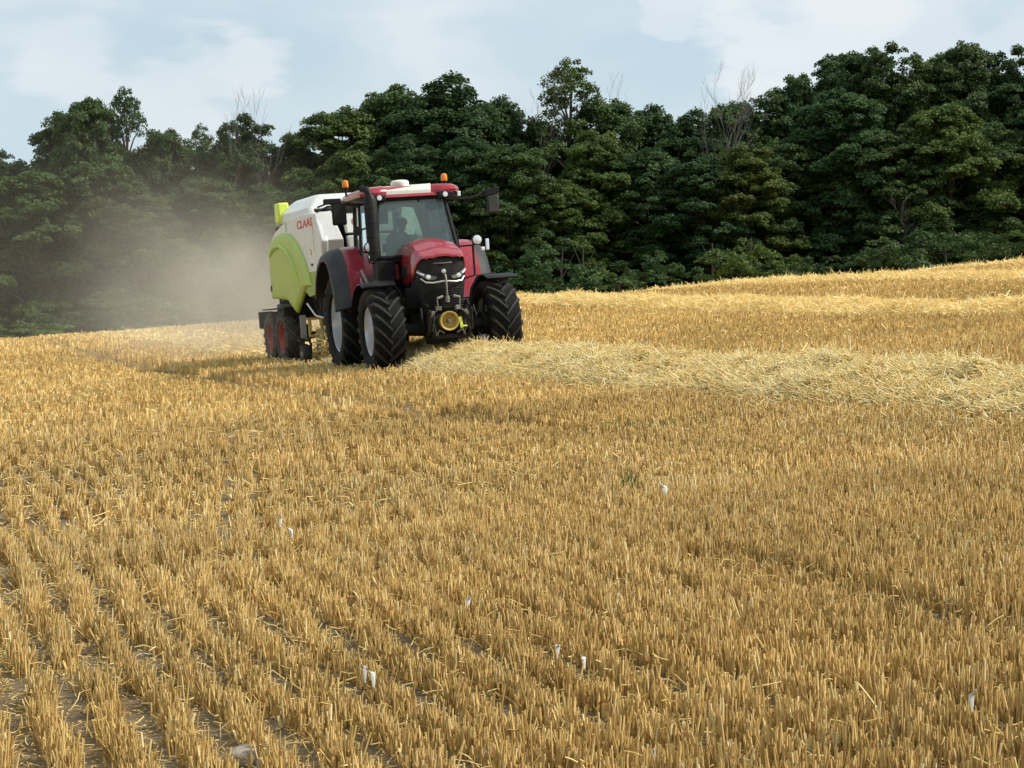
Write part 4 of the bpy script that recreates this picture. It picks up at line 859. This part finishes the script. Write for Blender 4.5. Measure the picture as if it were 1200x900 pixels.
def make_crown(seed, style):
    """unit tree: height 16 m, crown half-width about 4.4 m. returns crown mesh, trunk mesh"""
    g = np.random.default_rng(seed); r = random.Random(seed)
    lobes = []; segs = []
    Ht = 16.0
    if style == 'bush': Ht = 4.0
    trunk_top = Ht * .72
    lean = Vector((r.uniform(-.6, .6), r.uniform(-.6, .6), 0))
    tp = [Vector((0, 0, -1)), Vector((0, 0, 0)) + lean * .1, Vector((0, 0, Ht * .3)) + lean * .5, Vector((0, 0, trunk_top)) + lean]
    segs.append((tp, [Ht * .020, Ht * .017, Ht * .013, Ht * .004]))
    if style == 'round': nl, zr = 30, (1.5, 15.0)
    elif style == 'tall': nl, zr = 28, (2.5, 15.2)
    elif style == 'airy': nl, zr = 28, (4.0, 15.3)
    elif style == 'layer': nl, zr = 34, (1.0, 15.2)
    else: nl, zr = 12, (.5, 3.3)
    for i in range(nl):
        f = (i + .5) / nl; z = zr[0] + (zr[1] - zr[0]) * f
        if style == 'bush': env = 2.6 * math.sqrt(max(.05, 1 - (f - .2) ** 2 * 1.2)); lr = r.uniform(.7, 1.1)
        elif style == 'tall': env = 3.4 * math.sin(math.pi * min(1, .22 + .75 * f)) ** .8 + .3; lr = r.uniform(1.1, 1.8)
        elif style == 'airy': env = 3.6 * (1 - f ** 2.5) ** .6 + .5; lr = r.uniform(.8, 1.4)
        elif style == 'layer': env = 4.2 * (1 - f ** 2.2) ** .7 + .6; lr = r.uniform(1.0, 1.7)
        else: env = 4.4 * (1 - f ** 3) ** .55 * (.78 + .22 * min(1, f * 3)) + .3; lr = r.uniform(1.2, 2.0)
        a = i * 2.399 + r.uniform(-.4, .4); rad = max(0, env - lr * .6) * r.uniform(.72, 1.12)
        c = Vector((rad * math.cos(a), rad * math.sin(a), z + r.uniform(-.35, .35))) + lean * (z / Ht)
        lobes.append((c, lr, env))
        if style != 'bush' or i % 2:
            zb = max(.5, z - rad * r.uniform(.5, .9) - .5)
            b0 = Vector((0, 0, min(zb, trunk_top))) + lean * (zb / Ht)
            segs.append(([b0, b0.lerp(c, .5) + Vector((0, 0, .2)), c + Vector((0, 0, -lr * .2))], [Ht * .0065, Ht * .004, Ht * .0015]))
    P, Nn, T, S = [], [], [], []
    for (c, lr, env) in lobes:
        nc = int({'airy': 12, 'bush': 12}.get(style, 20) * lr)
        for _ in range(nc):
            v = Vector((g.normal(), g.normal(), g.normal() * .8 + .25)).normalized()
            flat = .55 if style == 'layer' else .75
            cc = c + Vector((v.x * lr, v.y * lr, v.z * lr * flat)) * g.uniform(.62, 1.12)
            cr_ = g.uniform(.32, .72) * (1.0 if style != 'bush' else .6)
            nlv = int(g.uniform(80, 125) * (cr_ / .5) ** 1.6) if style != 'airy' else int(g.uniform(45, 75))
            q = g.normal(0, 1, (nlv, 3)); q /= np.linalg.norm(q, axis=1)[:, None] + 1e-6
            q *= (g.random(nlv) ** .45)[:, None] * cr_; q[:, 2] *= .5
            q[:, 2] -= (q[:, 0] ** 2 + q[:, 1] ** 2) * .35 / max(cr_, .2)      # drooping spray
            pts = q + np.array(cc)
            nn = g.normal(0, .55, (nlv, 3)) + np.array([v.x * .6, v.y * .6, .9])
            P.append(pts); Nn.append(nn); T.append(np.clip(g.normal(.5, .15) + g.normal(0, .15, nlv), 0, 1)); S.append(g.uniform(.07, .14, nlv) * (1 if style != 'bush' else .8))
    P = np.concatenate(P); Nn = np.concatenate(Nn); T = np.concatenate(T); S = np.concatenate(S)
    Nn /= np.linalg.norm(Nn, axis=1)[:, None]
    u = np.cross(Nn, g.normal(0, 1, Nn.shape)); u /= np.linalg.norm(u, axis=1)[:, None]; w_ = np.cross(Nn, u)
    V = np.stack([P - u * S[:, None], P - w_ * (S * .62)[:, None] + Nn * (S * .15)[:, None], P + u * S[:, None], P + w_ * (S * .62)[:, None] + Nn * (S * .15)[:, None]], 1).reshape(-1, 3)
    F = np.arange(len(V)).reshape(-1, 4)
    top = float(np.percentile(P[:, 2], 99.7)); wid = float(np.percentile(np.abs(P[:, 0]), 97))
    return fast_mesh('crown', V, F, M['leaf'], np.repeat(T, 4)), limb_mesh('trunk', segs, M['bark']), top, wid
PROTO = {'round': [make_crown(100 + i, 'round') for i in range(3)], 'tall': [make_crown(200 + i, 'tall') for i in range(2)],
         'airy': [make_crown(300 + i, 'airy') for i in range(2)], 'layer': [make_crown(400 + i, 'layer') for i in range(3)], 'bush': [make_crown(500 + i, 'bush') for i in range(2)]}
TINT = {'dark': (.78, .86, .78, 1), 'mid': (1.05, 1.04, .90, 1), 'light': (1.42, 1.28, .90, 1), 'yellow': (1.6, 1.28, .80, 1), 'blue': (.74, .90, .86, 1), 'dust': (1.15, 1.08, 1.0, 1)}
tcount = 0
def tree(u, v, wpx, Y, style, tint, label, group='trees along the edge of the wood', name=None, base_v=None):
    global tcount
    k = PROTO[style][tcount % len(PROTO[style])]; tcount += 1
    r = random.Random(tcount * 7 + 1)
    Y = Y + r.uniform(-2, 2); X = (u - 600) / FPX * Y; z0 = float(H(X, Y)) - .1
    ht = ZC + (HZ - v) / FPX * Y - z0; sz = ht / k[2]; sw = (wpx * 1.38 / 2 / FPX * Y) / k[3]
    root = bpy.data.objects.new(name or ('broadleaf_tree' if style != 'bush' else 'bush'), None); COL.objects.link(root)
    root.location = (X, Y, z0); root.rotation_euler = (0, 0, r.uniform(0, 6.28)); root.scale = (sw, sw, sz)
    tag(root, label, 'tree' if style != 'bush' else 'bush', group)
    c = link(k[0], 'crown', root); t_ = link(k[1], 'trunk', root)
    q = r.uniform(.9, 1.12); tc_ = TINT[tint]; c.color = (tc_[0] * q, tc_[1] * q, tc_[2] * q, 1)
    return root
B_ = 163
for a_ in [
 (-70, 205, 120, B_, 'round', 'mid', 'tree on the skyline just past the left end of the wood'),
 (2, 184, 90, B_, 'round', 'mid', 'low dusty tree at the far left end of the skyline'),
 (68, 138, 100, B_, 'layer', 'mid', 'bushy topped tree on the skyline, second from the left edge'),
 (100, 122, 70, B_ - 2, 'tall', 'mid', 'broad green tree on the skyline left of the spiky topped tree'),
 (150, 108, 62, B_, 'airy', 'dark', 'dark spiky topped tree standing above the dusty left part of the wood'),
 (205, 158, 95, B_, 'layer', 'mid', 'sloping tree on the skyline between the spiky topped tree and the dead branches'),
 (238, 150, 44, B_ + 4, 'airy', 'mid', 'thin see-through treetop at the foot of the left dead branches'),
 (290, 142, 105, B_, 'round', 'dark', 'dark round tree on the skyline right behind the left dead branches'),
 (352, 162, 70, B_, 'layer', 'mid', 'low green tree in the skyline dip above the baler'),
 (398, 134, 110, B_, 'round', 'light', 'light green round tree on the skyline above the mirror of the tractor'),
 (458, 108, 110, B_, 'layer', 'mid', 'tree with a gappy top on the skyline left of the high round crown'),
 (518, 97, 130, B_ - 2, 'round', 'dark', 'high round dark crown on the skyline above the tractor cab roof'),
 (578, 122, 90, B_, 'round', 'dark', 'dark tree on the skyline just left of the middle dead branches'),
 (632, 148, 70, B_, 'layer', 'mid', 'low green tree under the middle dead branches'),
 (668, 74, 92, B_ - 3, 'airy', 'light', 'tall see-through pale green treetop standing alone above the middle of the wood'),
 (715, 122, 90, B_, 'round', 'mid', 'green tree on the skyline just right of the tall see-through treetop'),
 (760, 130, 80, B_, 'layer', 'dark', 'dark spiky low tree in the middle of the skyline dip'),
 (805, 136, 85, B_, 'round', 'dark', 'low dark tree under the right-hand bare dead tree'),
 (858, 126, 95, B_, 'layer', 'mid', 'low green tree on the skyline between the bare dead tree and the high wood'),
 (906, 112, 90, B_, 'round', 'mid', 'tree where the skyline starts to climb towards the high wood'),
 (942, 94, 80, B_, 'layer', 'dark', 'dark tree on the climbing skyline below the highest crowns'),
 (982, 68, 88, B_, 'tall', 'dark', 'tall dark tree with an uneven top, first of the highest crowns'),
 (1040, 61, 100, B_, 'round', 'mid', 'round topped tree, second of the highest crowns'),
 (1092, 76, 90, B_, 'layer', 'light', 'lighter tree in the small dip between the highest crowns'),
 (1132, 58, 90, B_, 'tall', 'mid', 'tall twin topped tree among the highest crowns near the right edge'),
 (1188, 64, 100, B_, 'round', 'dark', 'high dark crown on the skyline at the right edge'),
 (1250, 66, 110, B_, 'layer', 'mid', 'tree on the skyline just past the right end of the wood'),
 (1330, 70, 120, B_, 'round', 'mid', 'tree on the skyline well past the right end of the wood'),
 (-140, 215, 120, B_, 'round', 'mid', 'tree on the skyline well past the left end of the wood')]:
    tree(*a_)
FR_ = 150
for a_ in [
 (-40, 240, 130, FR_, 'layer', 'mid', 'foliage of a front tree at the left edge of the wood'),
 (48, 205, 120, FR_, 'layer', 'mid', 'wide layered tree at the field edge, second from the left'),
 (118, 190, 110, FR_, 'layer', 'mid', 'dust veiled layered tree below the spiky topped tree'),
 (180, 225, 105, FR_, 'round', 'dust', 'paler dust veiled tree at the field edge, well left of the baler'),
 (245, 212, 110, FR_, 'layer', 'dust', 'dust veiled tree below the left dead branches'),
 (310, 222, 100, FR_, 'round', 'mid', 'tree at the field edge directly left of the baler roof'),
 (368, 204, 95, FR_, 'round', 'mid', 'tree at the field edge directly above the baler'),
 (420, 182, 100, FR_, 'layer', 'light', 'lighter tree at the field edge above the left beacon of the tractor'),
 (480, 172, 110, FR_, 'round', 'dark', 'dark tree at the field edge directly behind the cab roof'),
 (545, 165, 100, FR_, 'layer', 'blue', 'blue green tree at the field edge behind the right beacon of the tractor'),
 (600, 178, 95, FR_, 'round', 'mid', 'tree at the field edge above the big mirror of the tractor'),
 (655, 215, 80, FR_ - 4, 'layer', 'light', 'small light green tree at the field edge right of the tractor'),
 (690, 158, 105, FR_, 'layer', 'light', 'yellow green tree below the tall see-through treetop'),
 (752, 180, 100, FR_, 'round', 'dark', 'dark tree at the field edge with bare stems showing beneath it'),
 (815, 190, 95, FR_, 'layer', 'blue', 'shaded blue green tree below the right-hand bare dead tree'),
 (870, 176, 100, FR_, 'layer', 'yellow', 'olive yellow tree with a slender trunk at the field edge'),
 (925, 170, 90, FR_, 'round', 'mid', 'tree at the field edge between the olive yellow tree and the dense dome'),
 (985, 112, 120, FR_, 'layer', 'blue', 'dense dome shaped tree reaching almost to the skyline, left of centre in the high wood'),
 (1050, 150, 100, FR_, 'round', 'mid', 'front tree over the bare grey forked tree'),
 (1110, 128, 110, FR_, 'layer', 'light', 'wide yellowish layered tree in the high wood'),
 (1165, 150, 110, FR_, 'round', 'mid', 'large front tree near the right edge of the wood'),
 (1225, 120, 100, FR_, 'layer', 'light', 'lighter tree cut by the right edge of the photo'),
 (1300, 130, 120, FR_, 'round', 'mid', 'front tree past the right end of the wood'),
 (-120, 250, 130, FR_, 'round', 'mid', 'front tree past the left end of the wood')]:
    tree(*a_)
for a_ in [
 (22, 372, 90, 128, 'bush', 'light', 'low light green bush at the left end of the field'),
 (100, 352, 110, 140, 'bush', 'dark', 'dark bush in the dust at the foot of the left wood'),
 (210, 340, 120, 140, 'bush', 'dust', 'dust grey bush at the foot of the wood left of the baler'),
 (655, 290, 80, 140, 'bush', 'blue', 'shaded bush just right of the tractor'),
 (725, 308, 90, 138, 'bush', 'mid', 'rounded green bush under the yellow green tree'),
 (790, 296, 70, 141, 'bush', 'dark', 'dark narrow bush below the bare dead tree'),
 (868, 282, 75, 138, 'bush', 'light', 'lighter bush with upright sprays at the field edge'),
 (925, 300, 80, 139, 'bush', 'mid', 'bush between the lighter bush and the dense dome tree'),
 (985, 292, 80, 141, 'bush', 'dark', 'dark bush at the foot of the dense dome tree'),
 (1050, 280, 80, 138, 'bush', 'mid', 'green bush at the foot of the bare grey forked tree'),
 (1110, 262, 90, 140, 'bush', 'dark', 'dark bush at the field edge under the yellowish layered tree'),
 (1175, 272, 90, 138, 'bush', 'mid', 'bush at the field edge near the right edge of the photo')]:
    tree(*a_, 'bushes at the foot of the wood')
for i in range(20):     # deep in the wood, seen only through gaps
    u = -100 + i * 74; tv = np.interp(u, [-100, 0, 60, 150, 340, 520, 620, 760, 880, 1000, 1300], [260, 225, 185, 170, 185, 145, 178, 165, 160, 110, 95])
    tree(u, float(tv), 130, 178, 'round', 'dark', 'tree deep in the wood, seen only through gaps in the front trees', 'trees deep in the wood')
# dead and bare trees
DD = [grow_dead(3, 9, 1.0), grow_dead(8, 9, .9), grow_dead(12, 9, 1.0)]
def dead(u, v, Y, hgt, di, label, sc=1, lean=0, name='dead_tree'):
    X = (u - 600) / FPX * Y; z0 = ZC + (HZ - v) / FPX * Y - hgt
    g0 = float(H(X, Y)); segs = DD[di]; k = hgt / 9
    # full trunk down to the ground below the branched top
    me = dmesh.get((di,)) or limb_mesh('trunk', segs, M['deadbark']); dmesh[(di,)] = me
    zt = ZC + (HZ - v) / FPX * Y - g0; tp_ = max(v_.co.z for v_ in me.vertices); wd_ = max(abs(v_.co.x) for v_ in me.vertices)
    o = link(me, name); o.location = (X, Y, g0 - .1); o.scale = (sc * 2.6 / wd_, sc * 2.6 / wd_, zt / tp_); o.rotation_euler = (0, lean, random.uniform(0, 6)); tag(o, label, 'dead tree', 'bare dead trees in the wood')
    return o
dmesh = {}
for a_ in [(262, 98, 160, 9, 0, 'bare dead branches rising above the dark round tree on the left'), (298, 98, 160, 9, 1, 'thin bare dead stem beside the left dead branches'),
           (626, 78, 159, 9, 2, 'bare leaning dead stem left of the tall see-through treetop'), (712, 80, 166, 9, 1, 'bare dead twigs right of the tall see-through treetop'),
           (829, 76, 159, 9, 0, 'bare dead tree with spread branches above the dip in the skyline'), (843, 66, 158, 9, 2, 'tallest straight bare dead stem above the dip in the skyline'),
           (1048, 225, 144, 9, 1, 'bare grey forked tree standing in shade in front of the high wood')]:
    dead(*a_)
STL = ['left-hand of the two thin stems in the shade right of the tractor', 'middle thin stem in the shade right of the tractor', 'right-hand of the two thin stems in the shade right of the tractor', 'thin stem in the shade left of the bare dead tree', 'thin stem beside the lighter bush with upright sprays', 'slender trunk under the olive yellow tree', 'thin stem between two bushes right of the rounded green bush', 'thin stem veiled by dust left of the baler', 'thin stem in the dust at the far left of the wood']
for i, u in enumerate([655, 668, 680, 792, 835, 880, 745, 232, 150]):
    if i in (1, 3, 6): continue
    Y = 143; X = (u - 600) / FPX * Y; g0 = float(H(X, Y)); b = MB(); hh = random.uniform(4.5, 6); l1 = random.uniform(-.3, .3)
    b.tube([(0, 0, -.3), (l1 * .5, .1, hh * .5), (l1, .3, hh)], [.10, .08, .04], 7); b.tube([(l1 * .5, .1, hh * .55), (l1 * .5 + .9, .2, hh * .9)], [.05, .015], 5); b.tube([(l1 * .6, .1, hh * .65), (l1 * .6 - .8, .3, hh)], [.04, .015], 5)
    o = b.build('bare_stem', M['bark']); o.location = (X, Y, g0); tag(o, STL[i], 'tree stem', 'slender stems at the wood edge')

# ------------------------------------------------------------------ husks, stones, weeds lying in the stubble
def ground_at(u, v, lift=.10):
    d = Vector(((u - 600) / FPX, math.cos(pitch) - (v - 450) / FPX * math.sin(pitch), -math.sin(pitch) - (v - 450) / FPX * math.cos(pitch)))
    t_ = 3.0
    while t_ < 200 and ZC + d.z * t_ > float(H(d.x * t_, d.y * t_)) + lift: t_ += .02
    return d.x * t_, d.y * t_
HK = [(548, 712, .10, .035, 80, 'white husk standing upright in the stubble, above the middle of the near field'), (653, 766, .085, .035, 75, 'grey white husk standing left of its smaller neighbour'),
      (685, 778, .07, .03, 60, 'small white husk right of the grey white one'), (428, 795, .12, .03, 60, 'long white husk leaf leaning in the stubble'), (438, 800, .11, .035, 55, 'grey husk leaf crossing the long white one'),
      (328, 616, .12, .035, 80, 'small upright white husk far out on the left'), (342, 627, .12, .045, 50, 'curled white husk beside the small upright one'), (301, 606, .10, .05, 20, 'pale husk scrap left of the two small husks'),
      (768, 868, .12, .03, 25, 'white husk lying flat on the bare soil near the bottom edge'), (1139, 832, .12, .03, 75, 'thin white husk leaf in the stubble near the lower right corner'), (780, 578, .14, .08, 50, 'grey white scrap right of the green weed'),
      (152, 762, .12, .012, 40, 'curved pale stalk end in the lower left stubble'), (1122, 648, .08, .05, 20, 'small pale scrap in the hollow on the right'), (920, 530, .22, .05, 15, 'pale scrap lying in the stubble below the bright windrow')]
for (u, v, ln, wd, pt, lab) in HK:
    ln *= .95
    X, Y = ground_at(u, v); b = MB(); rings = []; r = random.Random(u)
    az = r.uniform(-.6, .6); pt = R_(pt)
    for i in range(8):
        f = i / 7; w_ = .6 * wd * (math.sin(math.pi * min(.98, .12 + .80 * f))) * .55
        c = Vector((math.sin(az) * math.cos(pt) * ln * f, .03 * math.sin(f * 3), ln * f * math.sin(pt) + .01 + .02 * math.sin(f * 5)))
        rings.append([c + Vector((w_ * math.cos(t_), .45 * w_ * math.sin(t_) + (.35 * w_ if abs(math.cos(t_)) > .8 else 0), .25 * w_ * math.sin(t_))) for t_ in [2 * math.pi * k / 8 for k in range(8)]])
    if pt < .8:
        rings = [[Vector((p.x + ln * .6 * (i / 7), p.y, p.z)) for p in rg] for i, rg in enumerate(rings)]
    o = (b.loft(rings), b.build('dried_husk', M['husk']))[1]
    at = o.data.attributes.new('tone', 'FLOAT', 'POINT'); tb = r.uniform(.3, .9); at.data.foreach_set('value', [min(1, max(0, tb + .25 * math.sin(i * 1.7))) for i in range(len(o.data.vertices))])
    o.location = (X, Y, float(H(X, Y)) + (.07 if pt > .8 else .02)); tag(o, lab, 'husk', 'pale dried husks in the stubble')
for (u, v, s_, lab) in [(290, 886, .075, 'pale stone lying between stubble rows at the bottom edge'), (318, 893, .05, 'small stone beside the pale stone at the bottom edge'), (575, 884, .05, 'greyish clod of stone in the wheel rut at the bottom edge')]:
    X, Y = ground_at(u, v, .03); import bmesh as _b
    bm = _b.new(); _b.ops.create_icosphere(bm, subdivisions=3, radius=s_)
    r = np.random.default_rng(u); k_ = r.normal(0, 1, (5, 3))
    for q in bm.verts:
        d = q.co.normalized(); f = 1 + .12 * sum(math.sin(3 * (d.x * a[0] + d.y * a[1] + d.z * a[2]) + a[0]) for a in k_) / 2; q.co = Vector((q.co.x * f * 1.25, q.co.y * f, q.co.z * f * .6))
    me = bpy.data.meshes.new('field_stone'); bm.to_mesh(me); bm.free(); me.materials.append(M['stone']); me.polygons.foreach_set('use_smooth', [True] * len(me.polygons))
    o = link(me); o.location = (X, Y, float(H(X, Y)) + s_ * .3); tag(o, lab, 'stone', 'stones on the soil')
def weed(u, v, n_, ln, sp, lab):
    X, Y = ground_at(u, v); x = X + rng.normal(0, sp, n_); y = Y + rng.normal(0, sp * .6, n_)
    V, F, T = straws(x * 0 + (x - X), (y - Y), H(x, y) - H(X, Y) + ln * .45, np.full(n_, ln) * rng.uniform(.6, 1.2, n_), np.full(n_, .007), rng.normal(1.25, .25, n_), .5 + rng.normal(0, .2, n_), 3, 3)
    o = link(fast_mesh('green_weed', V, F, M['weed'], T)); o.location = (X, Y, float(H(X, Y))); tag(o, lab, 'weed', 'green weeds in the stubble')
weed(737, 570, 16, .22, .03, 'single tuft of green grass right of the middle of the field')
weed(757, 498, 60, .16, .30, 'scattered green weed patch along the wheel track below the windrow')
weed(540, 538, 24, .10, .2, 'faint green weed patch below the tractor')

# ------------------------------------------------------------------ dust raised by the baler
def dust(name, c, half, peak, dens, scale):
    b = MB(); b.box((0, 0, 0), (2 * half[0], 2 * half[1], 2 * half[2])); m, t, p = new_mat(name + '_air'); t.nodes.remove(p); n = t.nodes.new; l = t.links.new
    pv = n('ShaderNodeVolumePrincipled'); pv.inputs['Color'].default_value = (.98, .92, .80, 1); pv.inputs['Anisotropy'].default_value = .2
    ge = n('ShaderNodeNewGeometry')
    prod = None
    for (pc, pr, pw) in peak:
        s1 = n('ShaderNodeVectorMath'); s1.operation = 'SUBTRACT'; l(ge.outputs['Position'], s1.inputs[0]); s1.inputs[1].default_value = pc
        s2 = n('ShaderNodeVectorMath'); s2.operation = 'DIVIDE'; l(s1.outputs[0], s2.inputs[0]); s2.inputs[1].default_value = pr
        s3 = n('ShaderNodeVectorMath'); s3.operation = 'LENGTH'; l(s2.outputs[0], s3.inputs[0])
        mr = n('ShaderNodeMapRange'); mr.interpolation_type = 'SMOOTHSTEP'; mr.inputs['From Min'].default_value = 0; mr.inputs['From Max'].default_value = 1; mr.inputs['To Min'].default_value = pw; mr.inputs['To Max'].default_value = 0
        l(s3.outputs['Value'], mr.inputs['Value'])
        if prod is None: prod = mr.outputs[0]
        else:
            q = n('ShaderNodeMath'); q.operation = 'ADD'; l(prod, q.inputs[0]); l(mr.outputs[0], q.inputs[1]); prod = q.outputs[0]
    no = n('ShaderNodeTexNoise'); no.inputs['Scale'].default_value = scale; no.inputs['Detail'].default_value = 5; no.inputs['Distortion'].default_value = .6; l(ge.outputs['Position'], no.inputs['Vector'])
    mr = n('ShaderNodeMapRange'); mr.inputs['From Min'].default_value = .38; mr.inputs['From Max'].default_value = .64; mr.inputs['To Min'].default_value = .12; mr.inputs['To Max'].default_value = 1.9; l(no.outputs[0], mr.inputs['Value'])
    q = n('ShaderNodeMath'); q.operation = 'MULTIPLY'; l(prod, q.inputs[0]); l(mr.outputs[0], q.inputs[1])
    q2 = n('ShaderNodeMath'); q2.operation = 'MULTIPLY'; l(q.outputs[0], q2.inputs[0]); q2.inputs[1].default_value = dens
    l(q2.outputs[0], pv.inputs['Density']); l(pv.outputs[0], t.nodes['Material Output'].inputs['Volume'])
    o = b.build(name, m, smooth=False); o.location = c; tag(o, kind='stuff')
dust('dust_cloud', (-15, 66, 3.0), (17, 24, 7.5),
     [((-6.4, 51, .8), (3.2, 6, 2.8), 7.5), ((-8.5, 57, 1.0), (5.5, 12, 5.0), 2.2), ((-15, 72, 1.5), (14, 22, 8.5), .24)], .018, .33)
